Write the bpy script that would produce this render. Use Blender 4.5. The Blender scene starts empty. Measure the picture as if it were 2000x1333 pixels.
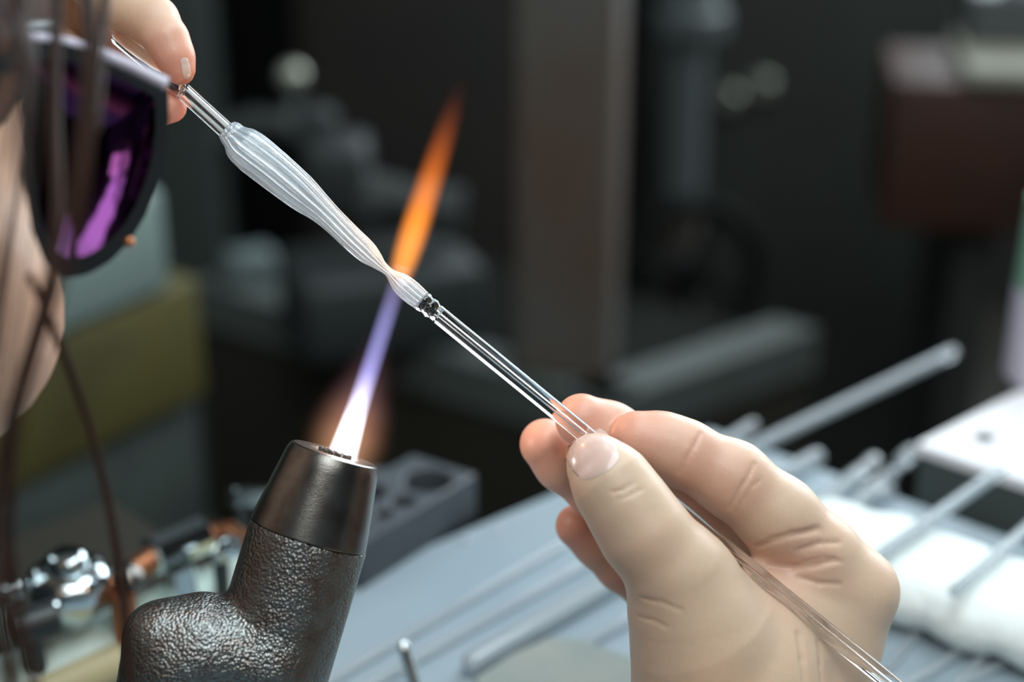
import bpy, bmesh, math, random
import numpy as np
from mathutils import Vector, Matrix, Euler
import openvdb

random.seed(7)
R = math.radians
scene = bpy.context.scene
COL = scene.collection

# ---------------------------------------------------------------- camera
PITCH, CAMH, FPX, FOC = 24.0, 0.300, 3333.0, 0.392
cam_d = bpy.data.cameras.new('camera')
cam = bpy.data.objects.new('camera', cam_d); COL.objects.link(cam)
cam.location = (0, 0, CAMH); cam.rotation_euler = (R(90 - PITCH), 0, 0)
cam_d.sensor_width = 36; cam_d.lens = FPX * 36 / 2000
cam_d.clip_start = 0.01; cam_d.clip_end = 30
cam_d.dof.use_dof = True; cam_d.dof.focus_distance = FOC; cam_d.dof.aperture_fstop = 5.6
scene.camera = cam
scene.view_settings.view_transform = 'Standard'; scene.view_settings.look = 'None'
scene.view_settings.gamma = 1; scene.view_settings.use_curve_mapping = False
scene.view_settings.exposure = 0.0
scene.cycles.max_bounces = 14; scene.cycles.transmission_bounces = 14
scene.cycles.transparent_max_bounces = 12; scene.cycles.glossy_bounces = 6; scene.cycles.diffuse_bounces = 3
scene.cycles.sample_clamp_indirect = 4.0
scene.cycles.volume_max_steps = 256
# ---------------------------------------------------------------- world and lamps
w = bpy.data.worlds.new('world'); scene.world = w; w.use_nodes = True
w.node_tree.nodes['Background'].inputs[0].default_value = (0.62, 0.80, 1.0, 1)
w.node_tree.nodes['Background'].inputs[1].default_value = 0.10

def area(name, loc, target, sx, sy, power, col):
    l = bpy.data.lights.new(name, 'AREA'); l.shape = 'RECTANGLE'; l.size = sx; l.size_y = sy
    l.energy = power; l.color = col
    o = bpy.data.objects.new(name, l); COL.objects.link(o); o.location = loc
    o.rotation_euler = (Vector(target) - Vector(loc)).to_track_quat('-Z', 'Y').to_euler()
    return o
area('bench_lamp', (0.25, 0.35, 1.15), (0.1, 0.42, 0.05), 1.3, 0.40, 14.0, (0.86, 0.95, 1.0))
area('window_light', (-0.9, 0.75, 0.75), (0.0, 0.42, 0.1), 0.5, 0.6, 2.2, (0.80, 0.95, 1.0))
area('rear_glass_light', (1.15, 2.0, .82), (0.05, 0.4, 0.1), 1.6, 1.55, 58.0, (0.84, 0.94, 1.0))  # unseen backlight, added and sized for bright lines in the glass
area('room_lamp', (0.2, -0.6, 1.35), (0.1, 0.5, 0.0), 0.9, 0.4, 7.5, (1.0, 0.97, 0.90))

# ---------------------------------------------------------------- frames
PR = R(PITCH)
FWD = Vector((0, math.cos(PR), -math.sin(PR))); UP = Vector((0, math.sin(PR), math.cos(PR))); RT = Vector((1, 0, 0))
O = Vector((0, 0, CAMH))
def P(px, py, d):
    return O + FWD * d + RT * ((px - 1000) / FPX * d) + UP * (-(py - 666.5) / FPX * d)
def T(px, py, z=0.0):
    v = FWD + RT * ((px - 1000) / FPX) + UP * (-(py - 666.5) / FPX)
    return O + v * ((z - CAMH) / v.z)
M3 = Matrix((RT, UP, FWD)).transposed()      # camera-space (x right, y up, z away) to world

# ---------------------------------------------------------------- materials
def mat(name, col=(.5, .5, .5), rough=.5, metal=0, noise=None, bump=None, bscale=300, grain=0, trans=0, ior=1.45, sss=0, spec=.5, coat=0, emis=None):
    m = bpy.data.materials.new(name); m.use_nodes = True
    nt = m.node_tree; b = nt.nodes['Principled BSDF']; I = b.inputs
    I['Base Color'].default_value = (*col, 1); I['Roughness'].default_value = rough; I['Metallic'].default_value = metal
    I['Transmission Weight'].default_value = trans; I['IOR'].default_value = ior
    I['Specular IOR Level'].default_value = spec; I['Coat Weight'].default_value = coat
    if sss:
        I['Subsurface Weight'].default_value = sss; I['Subsurface Radius'].default_value = (1, .35, .18); I['Subsurface Scale'].default_value = .0035
    tc = nt.nodes.new('ShaderNodeTexCoord')
    if noise:   # (scale, colour2, lo, hi)
        n = nt.nodes.new('ShaderNodeTexNoise'); n.inputs['Scale'].default_value = noise[0]; n.inputs['Detail'].default_value = 5
        nt.links.new(tc.outputs['Object'], n.inputs['Vector'])
        r = nt.nodes.new('ShaderNodeValToRGB'); r.color_ramp.elements[0].position = noise[2]; r.color_ramp.elements[1].position = noise[3]
        r.color_ramp.elements[0].color = (*col, 1); r.color_ramp.elements[1].color = (*noise[1], 1)
        nt.links.new(n.outputs['Fac'], r.inputs['Fac']); nt.links.new(r.outputs['Color'], I['Base Color'])
    if bump:
        n = nt.nodes.new('ShaderNodeTexNoise'); n.inputs['Scale'].default_value = bscale; n.inputs['Detail'].default_value = 4
        nt.links.new(tc.outputs['Object'], n.inputs['Vector'])
        bp = nt.nodes.new('ShaderNodeBump'); bp.inputs['Strength'].default_value = bump; bp.inputs['Distance'].default_value = .001
        if grain:
            vo = nt.nodes.new('ShaderNodeTexVoronoi'); vo.inputs['Scale'].default_value = grain; nt.links.new(tc.outputs['Object'], vo.inputs['Vector'])
            mm = nt.nodes.new('ShaderNodeMath'); mm.operation = 'MULTIPLY_ADD'; mm.inputs[1].default_value = -.7
            nt.links.new(vo.outputs['Distance'], mm.inputs[0]); nt.links.new(n.outputs['Fac'], mm.inputs[2]); nt.links.new(mm.outputs[0], bp.inputs['Height'])
        else: nt.links.new(n.outputs['Fac'], bp.inputs['Height'])
        nt.links.new(bp.outputs['Normal'], I['Normal'])
    if emis:
        I['Emission Color'].default_value = (*emis[0], 1); I['Emission Strength'].default_value = emis[1]
    return m

M = {}
M['glass'] = mat('clear_glass', (1, 1, 1), .0, trans=1, ior=1.47)
M['thinglass'] = None
M['bulbglass'] = mat('fluted_glass', (.97, .99, 1), .02, trans=1, ior=1.47)
M['benchtop'] = mat('grey_bench_top', (.22, .29, .335), .42, noise=(9, (.27, .335, .37), .35, .7), bump=.1, bscale=400, spec=.4)
M['castiron'] = mat('cast_iron', (.23, .25, .245), .37, 1, noise=(220, (.19, .16, .145), .45, .7), bump=.42, bscale=700, grain=1400)
M['nozzle'] = mat('machined_steel', (.17, .17, .16), .26, .95, noise=(160, (.10, .085, .075), .45, .75), bump=.10, bscale=4000)
M['graphite'] = mat('graphite', (.05, .062, .072), .45, 0, noise=(60, (.07, .082, .092), .4, .7), bump=.2, bscale=700)
M['chrome'] = mat('chrome', (.62, .70, .72), .12, 1)
M['brass'] = mat('copper_brass', (.42, .16, .07), .35, .9, noise=(80, (.25, .12, .08), .4, .7))
M['darkmetal'] = mat('dark_metal', (.05, .06, .06), .4, .6)
M['skin'] = None
M['black'] = mat('black_plastic', (.012, .013, .013), .35, coat=.0)
M['wool'] = mat('ceramic_wool', (.80, .87, .85), .9, bump=1.0, bscale=220)
M['paper'] = mat('white_paper', (.96, .96, .99), .6)
M['rail'] = mat('pale_rail_paint', (.50, .62, .57), .45, noise=(25, (.40, .55, .48), .45, .7))
M['cream'] = mat('cream_edge', (.42, .38, .22), .5)

def slot_glass_extra():
    # white share standing in for light caught in the clear glass
    m = M['bulbglass']; nt = m.node_tree; b = nt.nodes['Principled BSDF']; out = nt.nodes['Material Output']
    t = nt.nodes.new('ShaderNodeBsdfTranslucent'); t.inputs[0].default_value = (.80, .92, 1, 1)
    d = nt.nodes.new('ShaderNodeBsdfDiffuse'); d.inputs[0].default_value = (.85, .95, 1, 1)
    a = nt.nodes.new('ShaderNodeMixShader'); a.inputs[0].default_value = .5
    nt.links.new(t.outputs[0], a.inputs[1]); nt.links.new(d.outputs[0], a.inputs[2])
    x = nt.nodes.new('ShaderNodeMixShader'); x.inputs[0].default_value = .21
    nt.links.new(b.outputs[0], x.inputs[1]); nt.links.new(a.outputs[0], x.inputs[2]); nt.links.new(x.outputs[0], out.inputs['Surface'])
slot_glass_extra()
def thin_glass():
    m = bpy.data.materials.new('thin_glass'); m.use_nodes = True; nt = m.node_tree; nt.nodes.clear(); N = nt.nodes.new
    out = N('ShaderNodeOutputMaterial'); tr = N('ShaderNodeBsdfTransparent'); tr.inputs[0].default_value = (.96, .98, .99, 1)
    g = N('ShaderNodeBsdfGlossy'); g.inputs['Roughness'].default_value = .04; fr = N('ShaderNodeFresnel'); fr.inputs[0].default_value = 1.5
    d = N('ShaderNodeBsdfTranslucent'); d.inputs[0].default_value = (.88, .95, 1, 1)
    m1 = N('ShaderNodeMixShader'); m2 = N('ShaderNodeMixShader'); m2.inputs[0].default_value = .26
    nt.links.new(fr.outputs[0], m1.inputs[0]); nt.links.new(tr.outputs[0], m1.inputs[1]); nt.links.new(g.outputs[0], m1.inputs[2])
    dd_ = N('ShaderNodeBsdfDiffuse'); dd_.inputs[0].default_value = (.9, .97, 1, 1); m3 = N('ShaderNodeMixShader')  # white share put in so the clear rods look brightly lit
    nt.links.new(d.outputs[0], m3.inputs[1]); nt.links.new(dd_.outputs[0], m3.inputs[2])
    nt.links.new(m1.outputs[0], m2.inputs[1]); nt.links.new(m3.outputs[0], m2.inputs[2]); nt.links.new(m2.outputs[0], out.inputs[0])
    return m
M['thinglass'] = thin_glass()

# skin: pale, pinker where the "blush" attribute says so (finger pads), fine lines
def skin_mat():
    m = bpy.data.materials.new('skin'); m.use_nodes = True; nt = m.node_tree; b = nt.nodes['Principled BSDF']; I = b.inputs
    tc = nt.nodes.new('ShaderNodeTexCoord')
    at = nt.nodes.new('ShaderNodeAttribute'); at.attribute_name = 'blush'
    n = nt.nodes.new('ShaderNodeTexNoise'); n.inputs['Scale'].default_value = 55; n.inputs['Detail'].default_value = 4
    nt.links.new(tc.outputs['Object'], n.inputs['Vector'])
    ad = nt.nodes.new('ShaderNodeMath'); ad.operation = 'MULTIPLY_ADD'; ad.inputs[1].default_value = .5; ad.inputs[2].default_value = -.25
    nt.links.new(n.outputs['Fac'], ad.inputs[0])
    s = nt.nodes.new('ShaderNodeMath'); s.operation = 'ADD'; s.use_clamp = True
    nt.links.new(ad.outputs[0], s.inputs[0]); nt.links.new(at.outputs['Fac'], s.inputs[1])
    r = nt.nodes.new('ShaderNodeValToRGB'); e = r.color_ramp.elements
    e[0].color = (.62, .465, .34, 1); e[1].color = (.66, .31, .23, 1); e[0].position = 0; e[1].position = 1
    nt.links.new(s.outputs[0], r.inputs[0]); nt.links.new(r.outputs[0], I['Base Color'])
    I['Roughness'].default_value = .42; I['Subsurface Weight'].default_value = .28
    I['Subsurface Radius'].default_value = (1, .35, .18); I['Subsurface Scale'].default_value = .004
    I['Specular IOR Level'].default_value = .38
    v = nt.nodes.new('ShaderNodeTexVoronoi'); v.inputs['Scale'].default_value = 1400; v.feature = 'DISTANCE_TO_EDGE'
    n2 = nt.nodes.new('ShaderNodeTexNoise'); n2.inputs['Scale'].default_value = 350; n2.inputs['Detail'].default_value = 3
    nt.links.new(tc.outputs['Object'], v.inputs['Vector']); nt.links.new(tc.outputs['Object'], n2.inputs['Vector'])
    b1 = nt.nodes.new('ShaderNodeBump'); b1.inputs['Strength'].default_value = .10; b1.inputs['Distance'].default_value = .0003
    b2 = nt.nodes.new('ShaderNodeBump'); b2.inputs['Strength'].default_value = .22; b2.inputs['Distance'].default_value = .0005
    nt.links.new(v.outputs['Distance'], b1.inputs['Height']); nt.links.new(n2.outputs['Fac'], b2.inputs['Height'])
    nt.links.new(b1.outputs[0], b2.inputs['Normal']); nt.links.new(b2.outputs[0], I['Normal'])
    return m
M['skin'] = skin_mat()
M['nail'] = mat('finger_nail', (.66, .47, .41), .25, sss=.2, coat=.2, noise=(200, (.74, .58, .52), .45, .65))

# ---------------------------------------------------------------- object helpers
def link(name, me, m=None, parent=None, smooth=True):
    o = bpy.data.objects.new(name, me); COL.objects.link(o)
    if m is not None:
        me.materials.append(m)
    if smooth:
        me.shade_smooth()
    if parent: o.parent = parent
    return o
def tag(o, label=None, cat=None, group=None, kind=None):
    if label: o['label'] = label
    if cat: o['category'] = cat
    if group: o['group'] = group
    if kind: o['kind'] = kind
    return o
def empty(name, loc, label, cat, group=None, rot=None):
    o = bpy.data.objects.new(name, None); COL.objects.link(o); o.location = loc; o.empty_display_size = .01
    if rot is not None: o.rotation_euler = rot
    return tag(o, label, cat, group)
def obj(name, bm, m, parent=None, smooth=False, autosmooth=None):
    """bm is in world coordinates; a parent's transform is undone"""
    me = bpy.data.meshes.new(name); bm.normal_update(); bm.to_mesh(me); bm.free()
    o = link(name, me, m, None, smooth)
    if parent:
        o.parent = parent
        bpy.context.view_layer.update()
        o.matrix_parent_inverse = (Matrix.LocRotScale(parent.location, parent.rotation_euler, None)).inverted()
    if autosmooth or (smooth and len(me.vertices) < 6000):
        with_angle(me, autosmooth or 60)
    return o
def with_angle(me, deg):
    me.shade_smooth()
    bm = bmesh.new(); bm.from_mesh(me)
    for e in bm.edges:
        if len(e.link_faces) == 2 and e.calc_face_angle(0) > R(deg): e.smooth = False
    bm.to_mesh(me); bm.free()
def box(bm, c, ax, ay, az, sx, sy, sz, bevel=0, seg=2):
    """box centred at c along the axes with full sizes"""
    q = bmesh.ops.create_cube(bm, size=1)
    mt = Matrix.Translation(c) @ Matrix((ax * sx, ay * sy, az * sz)).transposed().to_4x4()
    bmesh.ops.transform(bm, matrix=mt, verts=q['verts'])
    if bevel:
        es = list({e for v in q['verts'] for e in v.link_edges})
        bmesh.ops.bevel(bm, geom=es, offset=bevel, segments=seg, profile=.5, affect='EDGES')
    return bm
def nb(): return bmesh.new()
def frame_z(d):
    z = Vector(d).normalized(); x = z.orthogonal().normalized(); y = z.cross(x)
    return x, y, z
def lathe(bm, base, d, prof, n=32, flute=None, cap=True):
    """prof: list of (z, r) along direction d; flute(z_index, angle)->radius factor"""
    x, y, z = frame_z(d); base = Vector(base); rings = []
    for i, (h, r) in enumerate(prof):
        ring = []
        for k in range(n):
            a = 2 * math.pi * k / n
            rr = r * (flute(i, a) if flute else 1)
            ring.append(bm.verts.new(base + z * h + x * (rr * math.cos(a)) + y * (rr * math.sin(a))))
        rings.append(ring)
    for i in range(len(rings) - 1):
        for k in range(n):
            bm.faces.new((rings[i][k], rings[i][(k + 1) % n], rings[i + 1][(k + 1) % n], rings[i + 1][k]))
    if cap:
        bm.faces.new(list(reversed(rings[0]))); bm.faces.new(rings[-1])
    return rings
def tube(bm, pts, rs, n=16, closed=True):
    """solid sweep along points"""
    pts = [Vector(p) for p in pts]
    if not isinstance(rs, (list, tuple)): rs = [rs] * len(pts)
    t0 = (pts[1] - pts[0]).normalized(); x = t0.orthogonal().normalized(); rings = []
    for i, p in enumerate(pts):
        t = (pts[min(i + 1, len(pts) - 1)] - pts[max(i - 1, 0)]).normalized()
        x = (x - t * x.dot(t)).normalized(); y = t.cross(x)
        rings.append([bm.verts.new(p + x * (rs[i] * math.cos(2 * math.pi * k / n)) + y * (rs[i] * math.sin(2 * math.pi * k / n))) for k in range(n)])
    for i in range(len(rings) - 1):
        for k in range(n):
            bm.faces.new((rings[i][k], rings[i][(k + 1) % n], rings[i + 1][(k + 1) % n], rings[i + 1][k]))
    if closed:
        bm.faces.new(list(reversed(rings[0]))); bm.faces.new(rings[-1])
    return rings
def rod_pts(a, b, r):
    """points and radii of a rod with rounded ends"""
    a = Vector(a); b = Vector(b); t = (b - a).normalized()
    hs = [(0, .05), (.12, .5), (.45, .85), (1, 1)]
    pts = [a + t * (r * h) for h, _ in hs] + [b - t * (r * h) for h, _ in reversed(hs)]
    rs = [r * q for _, q in hs] + [r * q for _, q in reversed(hs)]
    return pts, rs
def hollow_tube(bm, a, b, ro, ri, n=24):
    """open tube with a real wall"""
    a = Vector(a); b = Vector(b); d = b - a; L = d.length
    x, y, z = frame_z(d)
    prof = [(0, ri), (0, ro), (L, ro), (L, ri)]
    rings = lathe(bm, a, d, prof, n, cap=False)
    for k in range(n):
        bm.faces.new((rings[3][k], rings[3][(k + 1) % n], rings[0][(k + 1) % n], rings[0][k]))

# ---------------------------------------------------------------- sdf sculpting
def cap_sdf(X, a, b, ra, rb):
    a = np.array(a, 'f4'); b = np.array(b, 'f4'); ab = b - a; L2 = float(ab @ ab) + 1e-12
    pa = X - a
    t = np.clip((pa @ ab) / L2, 0, 1)
    return np.sqrt(np.einsum('...i,...i->...', pa - t[..., None] * ab, pa - t[..., None] * ab)) - (ra + (rb - ra) * t)
def ell_sdf(X, c, r, Rm=None):
    p = X - np.array(c, 'f4')
    if Rm is not None: p = p @ np.array(Rm, 'f4')
    r = np.array(r, 'f4'); k0 = np.sqrt(((p / r) ** 2).sum(-1)); k1 = np.sqrt(((p / (r * r)) ** 2).sum(-1)) + 1e-9
    return k0 * (k0 - 1) / k1
def smin(a, b, k):
    h = np.clip(.5 + .5 * (b - a) / k, 0, 1)
    return b + (a - b) * h - k * h * (1 - h)
def smax(a, b, k): return -smin(-a, -b, k)
def chain_sdf(X, ch, k):
    d = None
    for (a, b) in zip(ch[:-1], ch[1:]):
        q = cap_sdf(X, a[:3], b[:3], a[3], b[3]); d = q if d is None else smin(d, q, k)
    return d
def sdf_mesh(fn, lo, hi, vox, block=48):
    """evaluate fn (distance) on a grid and polygonise; coordinates as given to fn"""
    lo = np.array(lo, 'f8'); n = np.ceil((np.array(hi) - lo) / vox).astype(int) + 1
    A = np.full(tuple(n), 3 * vox, 'f4')
    for i in range(0, n[0], block):
        for j in range(0, n[1], block):
            for k in range(0, n[2], block):
                e = (min(i + block, n[0]), min(j + block, n[1]), min(k + block, n[2]))
                c = lo + vox * (np.array([i, j, k]) + np.array(e)) / 2
                half = vox * np.linalg.norm(np.array(e) - np.array([i, j, k])) / 2
                if fn(np.array([c], 'f4'))[0] > half * 1.15 + 2 * vox: continue
                g = np.stack(np.meshgrid(*[lo[q] + vox * np.arange((i, j, k)[q], e[q]) for q in range(3)], indexing='ij'), -1).astype('f4')
                A[i:e[0], j:e[1], k:e[2]] = fn(g)
    A = np.clip(A, -3 * vox, 3 * vox)
    gr = openvdb.FloatGrid(3 * vox); gr.copyFromArray(A)
    pts, tris, quads = gr.convertToPolygons(isovalue=0.0, adaptivity=0.0)
    pts = pts * vox + lo
    faces = [tuple(q[::-1]) for q in quads.tolist()] + [tuple(q[::-1]) for q in tris.tolist()]
    return pts, faces
def mesh_from(pts, faces, name):
    me = bpy.data.meshes.new(name); me.from_pydata([tuple(p) for p in pts], [], faces); me.update()
    return me
def fix_normals(me):
    bm = bmesh.new(); bm.from_mesh(me); bmesh.ops.recalc_face_normals(bm, faces=bm.faces[:]); bm.to_mesh(me); bm.free()

# camera-space millimetres
def H(px, py, dz=0, r=None, F=FOC * 1000):
    d = F + dz; v = ((px - 1000) / FPX * d, -(py - 666.5) / FPX * d, d)
    return v if r is None else (*v, r / FPX * d)
def cs_to_world(p):
    p = np.asarray(p, 'f8') / 1000
    return np.outer(p[:, 0], RT) + np.outer(p[:, 1], UP) + np.outer(p[:, 2], FWD) + np.array(O)
def world_to_cs(p):
    v = Vector(p) - O
    return (v.dot(RT) * 1000, v.dot(UP) * 1000, v.dot(FWD) * 1000)

# ================================================================ ROOM
def panel(name, c, s, m, kind='structure', bevel=0):
    bm = nb(); box(bm, Vector(c), Vector((1, 0, 0)), Vector((0, 1, 0)), Vector((0, 0, 1)), *s, bevel=bevel)
    o = obj(name, bm, m); o['kind'] = kind; return o
M['wall'] = mat('dark_wall', (.035, .036, .033), .8, noise=(2.5, (.026, .024, .02), .4, .65))
M['floor'] = mat('dark_floor', (.02, .02, .016), .7, noise=(6, (.035, .03, .024), .4, .7))
M['ceil'] = mat('ceiling_paint', (.25, .25, .25), .8)
FZ = -.80
panel('floor', (0, .6, FZ - .02), (4.4, 4.4, .04), M['floor'])
panel('ceiling', (0, .6, 1.92), (4.4, 4.4, .04), M['ceil'])
panel('wall_back', (0, 2.62, .55), (4.4, .04, 2.74), M['wall'])
panel('wall_left', (-2.02, .6, .55), (.04, 4.0, 2.74), M['wall'])
panel('wall_right', (2.02, .6, .55), (.04, 4.0, 2.74), M['wall'])

# ================================================================ BENCH
C0 = T(1385, 838); E1 = T(0, 1420); E2 = T(2000, 1062)
u1 = (E1 - C0).normalized(); u2 = (E2 - C0).normalized(); Z = Vector((0, 0, 1))
# square the corner
ang = u1.angle(u2); mid = (u1 + u2).normalized(); per = Vector((-mid.y, mid.x, 0))
if per.dot(u2) < 0: per = -per
bench = empty('workbench', (C0.x, C0.y, 0), 'grey-blue work bench top under the burner with glass rods lying on it', 'bench')
L1, L2 = .47, .62
def prism(bm, poly, z0, z1):
    lo = [bm.verts.new((p[0], p[1], z0)) for p in poly]; hi = [bm.verts.new((p[0], p[1], z1)) for p in poly]
    n = len(poly); bm.faces.new(hi); bm.faces.new(list(reversed(lo)))
    for k in range(n): bm.faces.new((lo[k], lo[(k + 1) % n], hi[(k + 1) % n], hi[k]))
    bmesh.ops.recalc_face_normals(bm, faces=bm.faces[:])
    return bm
poly = [C0, C0 + u1 * L1, C0 + u1 * L1 + u2 * L2, C0 + u2 * L2]
o = obj('bench_top', prism(nb(), poly, -.030, 0), M['benchtop'], bench)
M['steel'] = mat('painted_steel', (.08, .09, .09), .5)
for p in (C0 + (u1 + u2) * .05, C0 + u1 * (L1 - .05) + u2 * .05, C0 + u1 * (L1 - .05) + u2 * (L2 - .05), C0 + u2 * (L2 - .05) + u1 * .05):
    bm = nb(); box(bm, Vector((p.x, p.y, (FZ - .03) / 2)), Vector((1, 0, 0)), Vector((0, 1, 0)), Z, .04, .04, -.03 - FZ, bevel=.003)
    obj('leg', bm, M['steel'], bench)

# pale rail along the bench's far edge
rail = empty('bench_rail', T(300, 1180), 'pale green-white rounded rail with cream lower side along the bench edge under the gas valves', 'rail')
ra, rb_ = T(-60, 1334, .015), T(500, 1088, .015); ra.z = rb_.z = 0
rd = (rb_ - ra).normalized(); rn = Vector((-rd.y, rd.x, 0))
bm = nb(); box(bm, (ra + rb_) / 2 + Z * .008, rd, rn, Z, (rb_ - ra).length, .020, .014, bevel=.006, seg=4)
obj('rail_bar', bm, M['rail'], rail, autosmooth=50)
bm = nb(); tube(bm, [ra - rn * .009 + Z * .0065, rb_ - rn * .009 + Z * .0065], .0065, 16)
obj('rail_lip', bm, M['cream'], rail, smooth=True)['label'] = 'cream rounded lip'

# ================================================================ TORCH
axis = (P(654, 886, FOC) - P(602, 1045, FOC)).normalized()
tb = P(602, 1045, FOC); S = FOC / FPX
torch = empty('bench_torch', P(600, 1330, FOC + .01), 'cast iron bench burner with machined steel nozzle, the flame leaving its top', 'burner')
Ln = (P(654, 886, FOC) - tb).length
bm = nb()
prof = [(-.005, 60 * S), (-.005, 90 * S), (-.0008, 96 * S), (-.00005, 100 * S), (0, 117.2 * S), (.00025, 117.4 * S), (.0009, 116.6 * S)]
for k in range(1, 10): prof.append((.0009 + (Ln - .0030) * k / 9, (116.5 - 22.5 * (k / 9) ** 1.05) * S))
prof += [(Ln - .0012, 91.5 * S), (Ln - .0003, 88.5 * S), (Ln, 84 * S), (Ln, 50 * S), (Ln - .0012, 46 * S)]
lathe(bm, tb, axis, prof, 96)
obj('nozzle', bm, M['nozzle'], torch, autosmooth=12)['label'] = 'machined tapered steel nozzle with a scratched ring'
# ports of the burner face
fx, fy, fz = frame_z(axis); ft = tb + axis * (Ln - .0012)
bm = nb()
for k in range(19):
    rr, a = (0, 0) if k == 0 else ((15, k * math.pi / 3) if k < 7 else (30, k * math.pi / 6))
    c = ft + (fx * math.cos(a) + fy * math.sin(a)) * (rr * S)
    lathe(bm, c, axis, [(-.001, 5 * S), (.0014, 5 * S), (.0018, 4 * S), (.0018, 2.6 * S), (.0012, 2.4 * S)], 10)
obj('gas_port', bm, M['darkmetal'], torch)['kind'] = 'stuff'
# cast body through sdf
def torch_fn(X):
    d = cap_sdf(X, H(601, 1053, 0), H(600 - 62, 1053 + 212, 0), 113 * S * 1000, 112 * S * 1000)
    top = cap_sdf(X, H(596, 1066, 0), H(538, 1262, 0), 114 * S * 1000, 116 * S * 1000)
    n = np.array(world_to_cs(tb + axis * .0000), 'f4'); av = np.array((axis.dot(RT), axis.dot(UP), axis.dot(FWD)), 'f4')
    plane = (X - n) @ av
    long = cap_sdf(X, H(638, 930, 0), H(466, 1500, 2), 117.5 * S * 1000, 121 * S * 1000)
    body = smax(long, plane, .3)
    br = chain_sdf(X, [(*H(520, 1290, -2), 12.2), (*H(395, 1270, -4), 12.4), (*H(352, 1300, -4), 12.6), (*H(316, 1420, -2), 12.6), (*H(290, 1560, 6), 12.6)], 3)
    knob = ell_sdf(X, H(312, 1235, -7), (8, 7, 8))
    br = smin(br, knob, 4)
    return smin(body, br, 2.2)
lo = H(180, 1600, 0); pts, fc = sdf_mesh(torch_fn, (lo[0] - 4, lo[1], FOC * 1000 - 20), (H(760, 0)[0], H(0, 960)[1], FOC * 1000 + 28), .55)
me = mesh_from(cs_to_world(pts), fc, 'torch_body'); fix_normals(me)
bmx = bmesh.new(); bmx.from_mesh(me); bmesh.ops.smooth_vert(bmx, verts=bmx.verts[:], factor=.5, use_axis_x=True, use_axis_y=True, use_axis_z=True)
o = obj('torch_body', bmx, M['castiron'], torch, smooth=True); o['label'] = 'rough cast iron body with elbowed side branch'
bm = nb(); q = P(480, 1600, FOC + .005)
tube(bm, [q, Vector((q.x, q.y, .012))], .011, 20)
obj('stand_pipe', bm, M['castiron'], torch, smooth=True)
bm = nb(); lathe(bm, (q.x, q.y, 0), (0, 0, 1), [(0, .035), (.010, .035), (.014, .030), (.016, .012)], 32)
obj('foot_plate', bm, M['castiron'], torch, autosmooth=40)

# ================================================================ FLAME
def flame_mat(name, ramp, length, strength, pw, seg):
    m = bpy.data.materials.new(name); m.use_nodes = True; nt = m.node_tree; nt.nodes.clear()
    out = nt.nodes.new('ShaderNodeOutputMaterial'); em = nt.nodes.new('ShaderNodeEmission'); nt.links.new(em.outputs[0], out.inputs['Volume'])
    tc = nt.nodes.new('ShaderNodeTexCoord'); sp = nt.nodes.new('ShaderNodeSeparateXYZ'); nt.links.new(tc.outputs['Object'], sp.inputs[0])
    def mth(op, a, b=None, clamp=False):
        n = nt.nodes.new('ShaderNodeMath'); n.operation = op; n.use_clamp = clamp
        for i, v in enumerate((a, b)):
            if v is None: continue
            if isinstance(v, (int, float)): n.inputs[i].default_value = v
            else: nt.links.new(v, n.inputs[i])
        return n.outputs[0]
    t = mth('DIVIDE', sp.outputs[2], length, True)
    r2 = mth('ADD', mth('POWER', mth('ABSOLUTE', sp.outputs[0]), 2.0), mth('POWER', mth('ABSOLUTE', sp.outputs[1]), 2.0))
    rr = mth('SQRT', r2)
    # flame radius as a float curve of t
    fc_ = nt.nodes.new('ShaderNodeFloatCurve'); cu = fc_.mapping.curves[0]
    cu.points[0].location = (0, seg[0][1]); cu.points[1].location = (1, seg[-1][1])
    for (a, b) in seg[1:-1]: cu.points.new(a, b)
    fc_.mapping.update(); nt.links.new(t, fc_.inputs['Value'])
    rad = mth('MULTIPLY', fc_.outputs[0], .01)
    fall = mth('POWER', mth('MAXIMUM', mth('SUBTRACT', 1.0, mth('POWER', mth('DIVIDE', rr, rad), 2.0)), 0.0), pw)
    cr = nt.nodes.new('ShaderNodeValToRGB'); el = cr.color_ramp.elements
    si = nt.nodes.new('ShaderNodeFloatCurve'); cs = si.mapping.curves[0]
    for i, (a, c, s) in enumerate(ramp):
        if i < 2: el[i].position = a; el[i].color = (*c, 1)
        else:
            e = el.new(a); e.color = (*c, 1)
    el[0].position = ramp[0][0]
    cs.points[0].location = (0, ramp[0][2]); cs.points[1].location = (1, ramp[-1][2])
    for (a, c, s) in ramp[1:-1]: cs.points.new(a, s)
    si.mapping.update()
    nt.links.new(t, cr.inputs[0]); nt.links.new(t, si.inputs['Value'])
    nt.links.new(cr.outputs[0], em.inputs[0])
    nt.links.new(mth('MULTIPLY', mth('MULTIPLY', fall, si.outputs[0]), strength), em.inputs[1])
    m.cycles.volume_step_rate = .06
    return m
fl0 = P(668, 893, FOC + .002); fl1 = P(905, 150, FOC + .006); flL = (fl1 - fl0).length
fq = (fl1 - fl0).to_track_quat('Z', 'Y')
flame = bpy.data.objects.new('flame', None); COL.objects.link(flame); flame.location = fl0; flame.rotation_mode = 'QUATERNION'; flame.rotation_quaternion = fq
flame.empty_display_size = .01
tag(flame, 'long narrow gas flame, white-blue at the nozzle and orange past the glass', 'flame')
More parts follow.
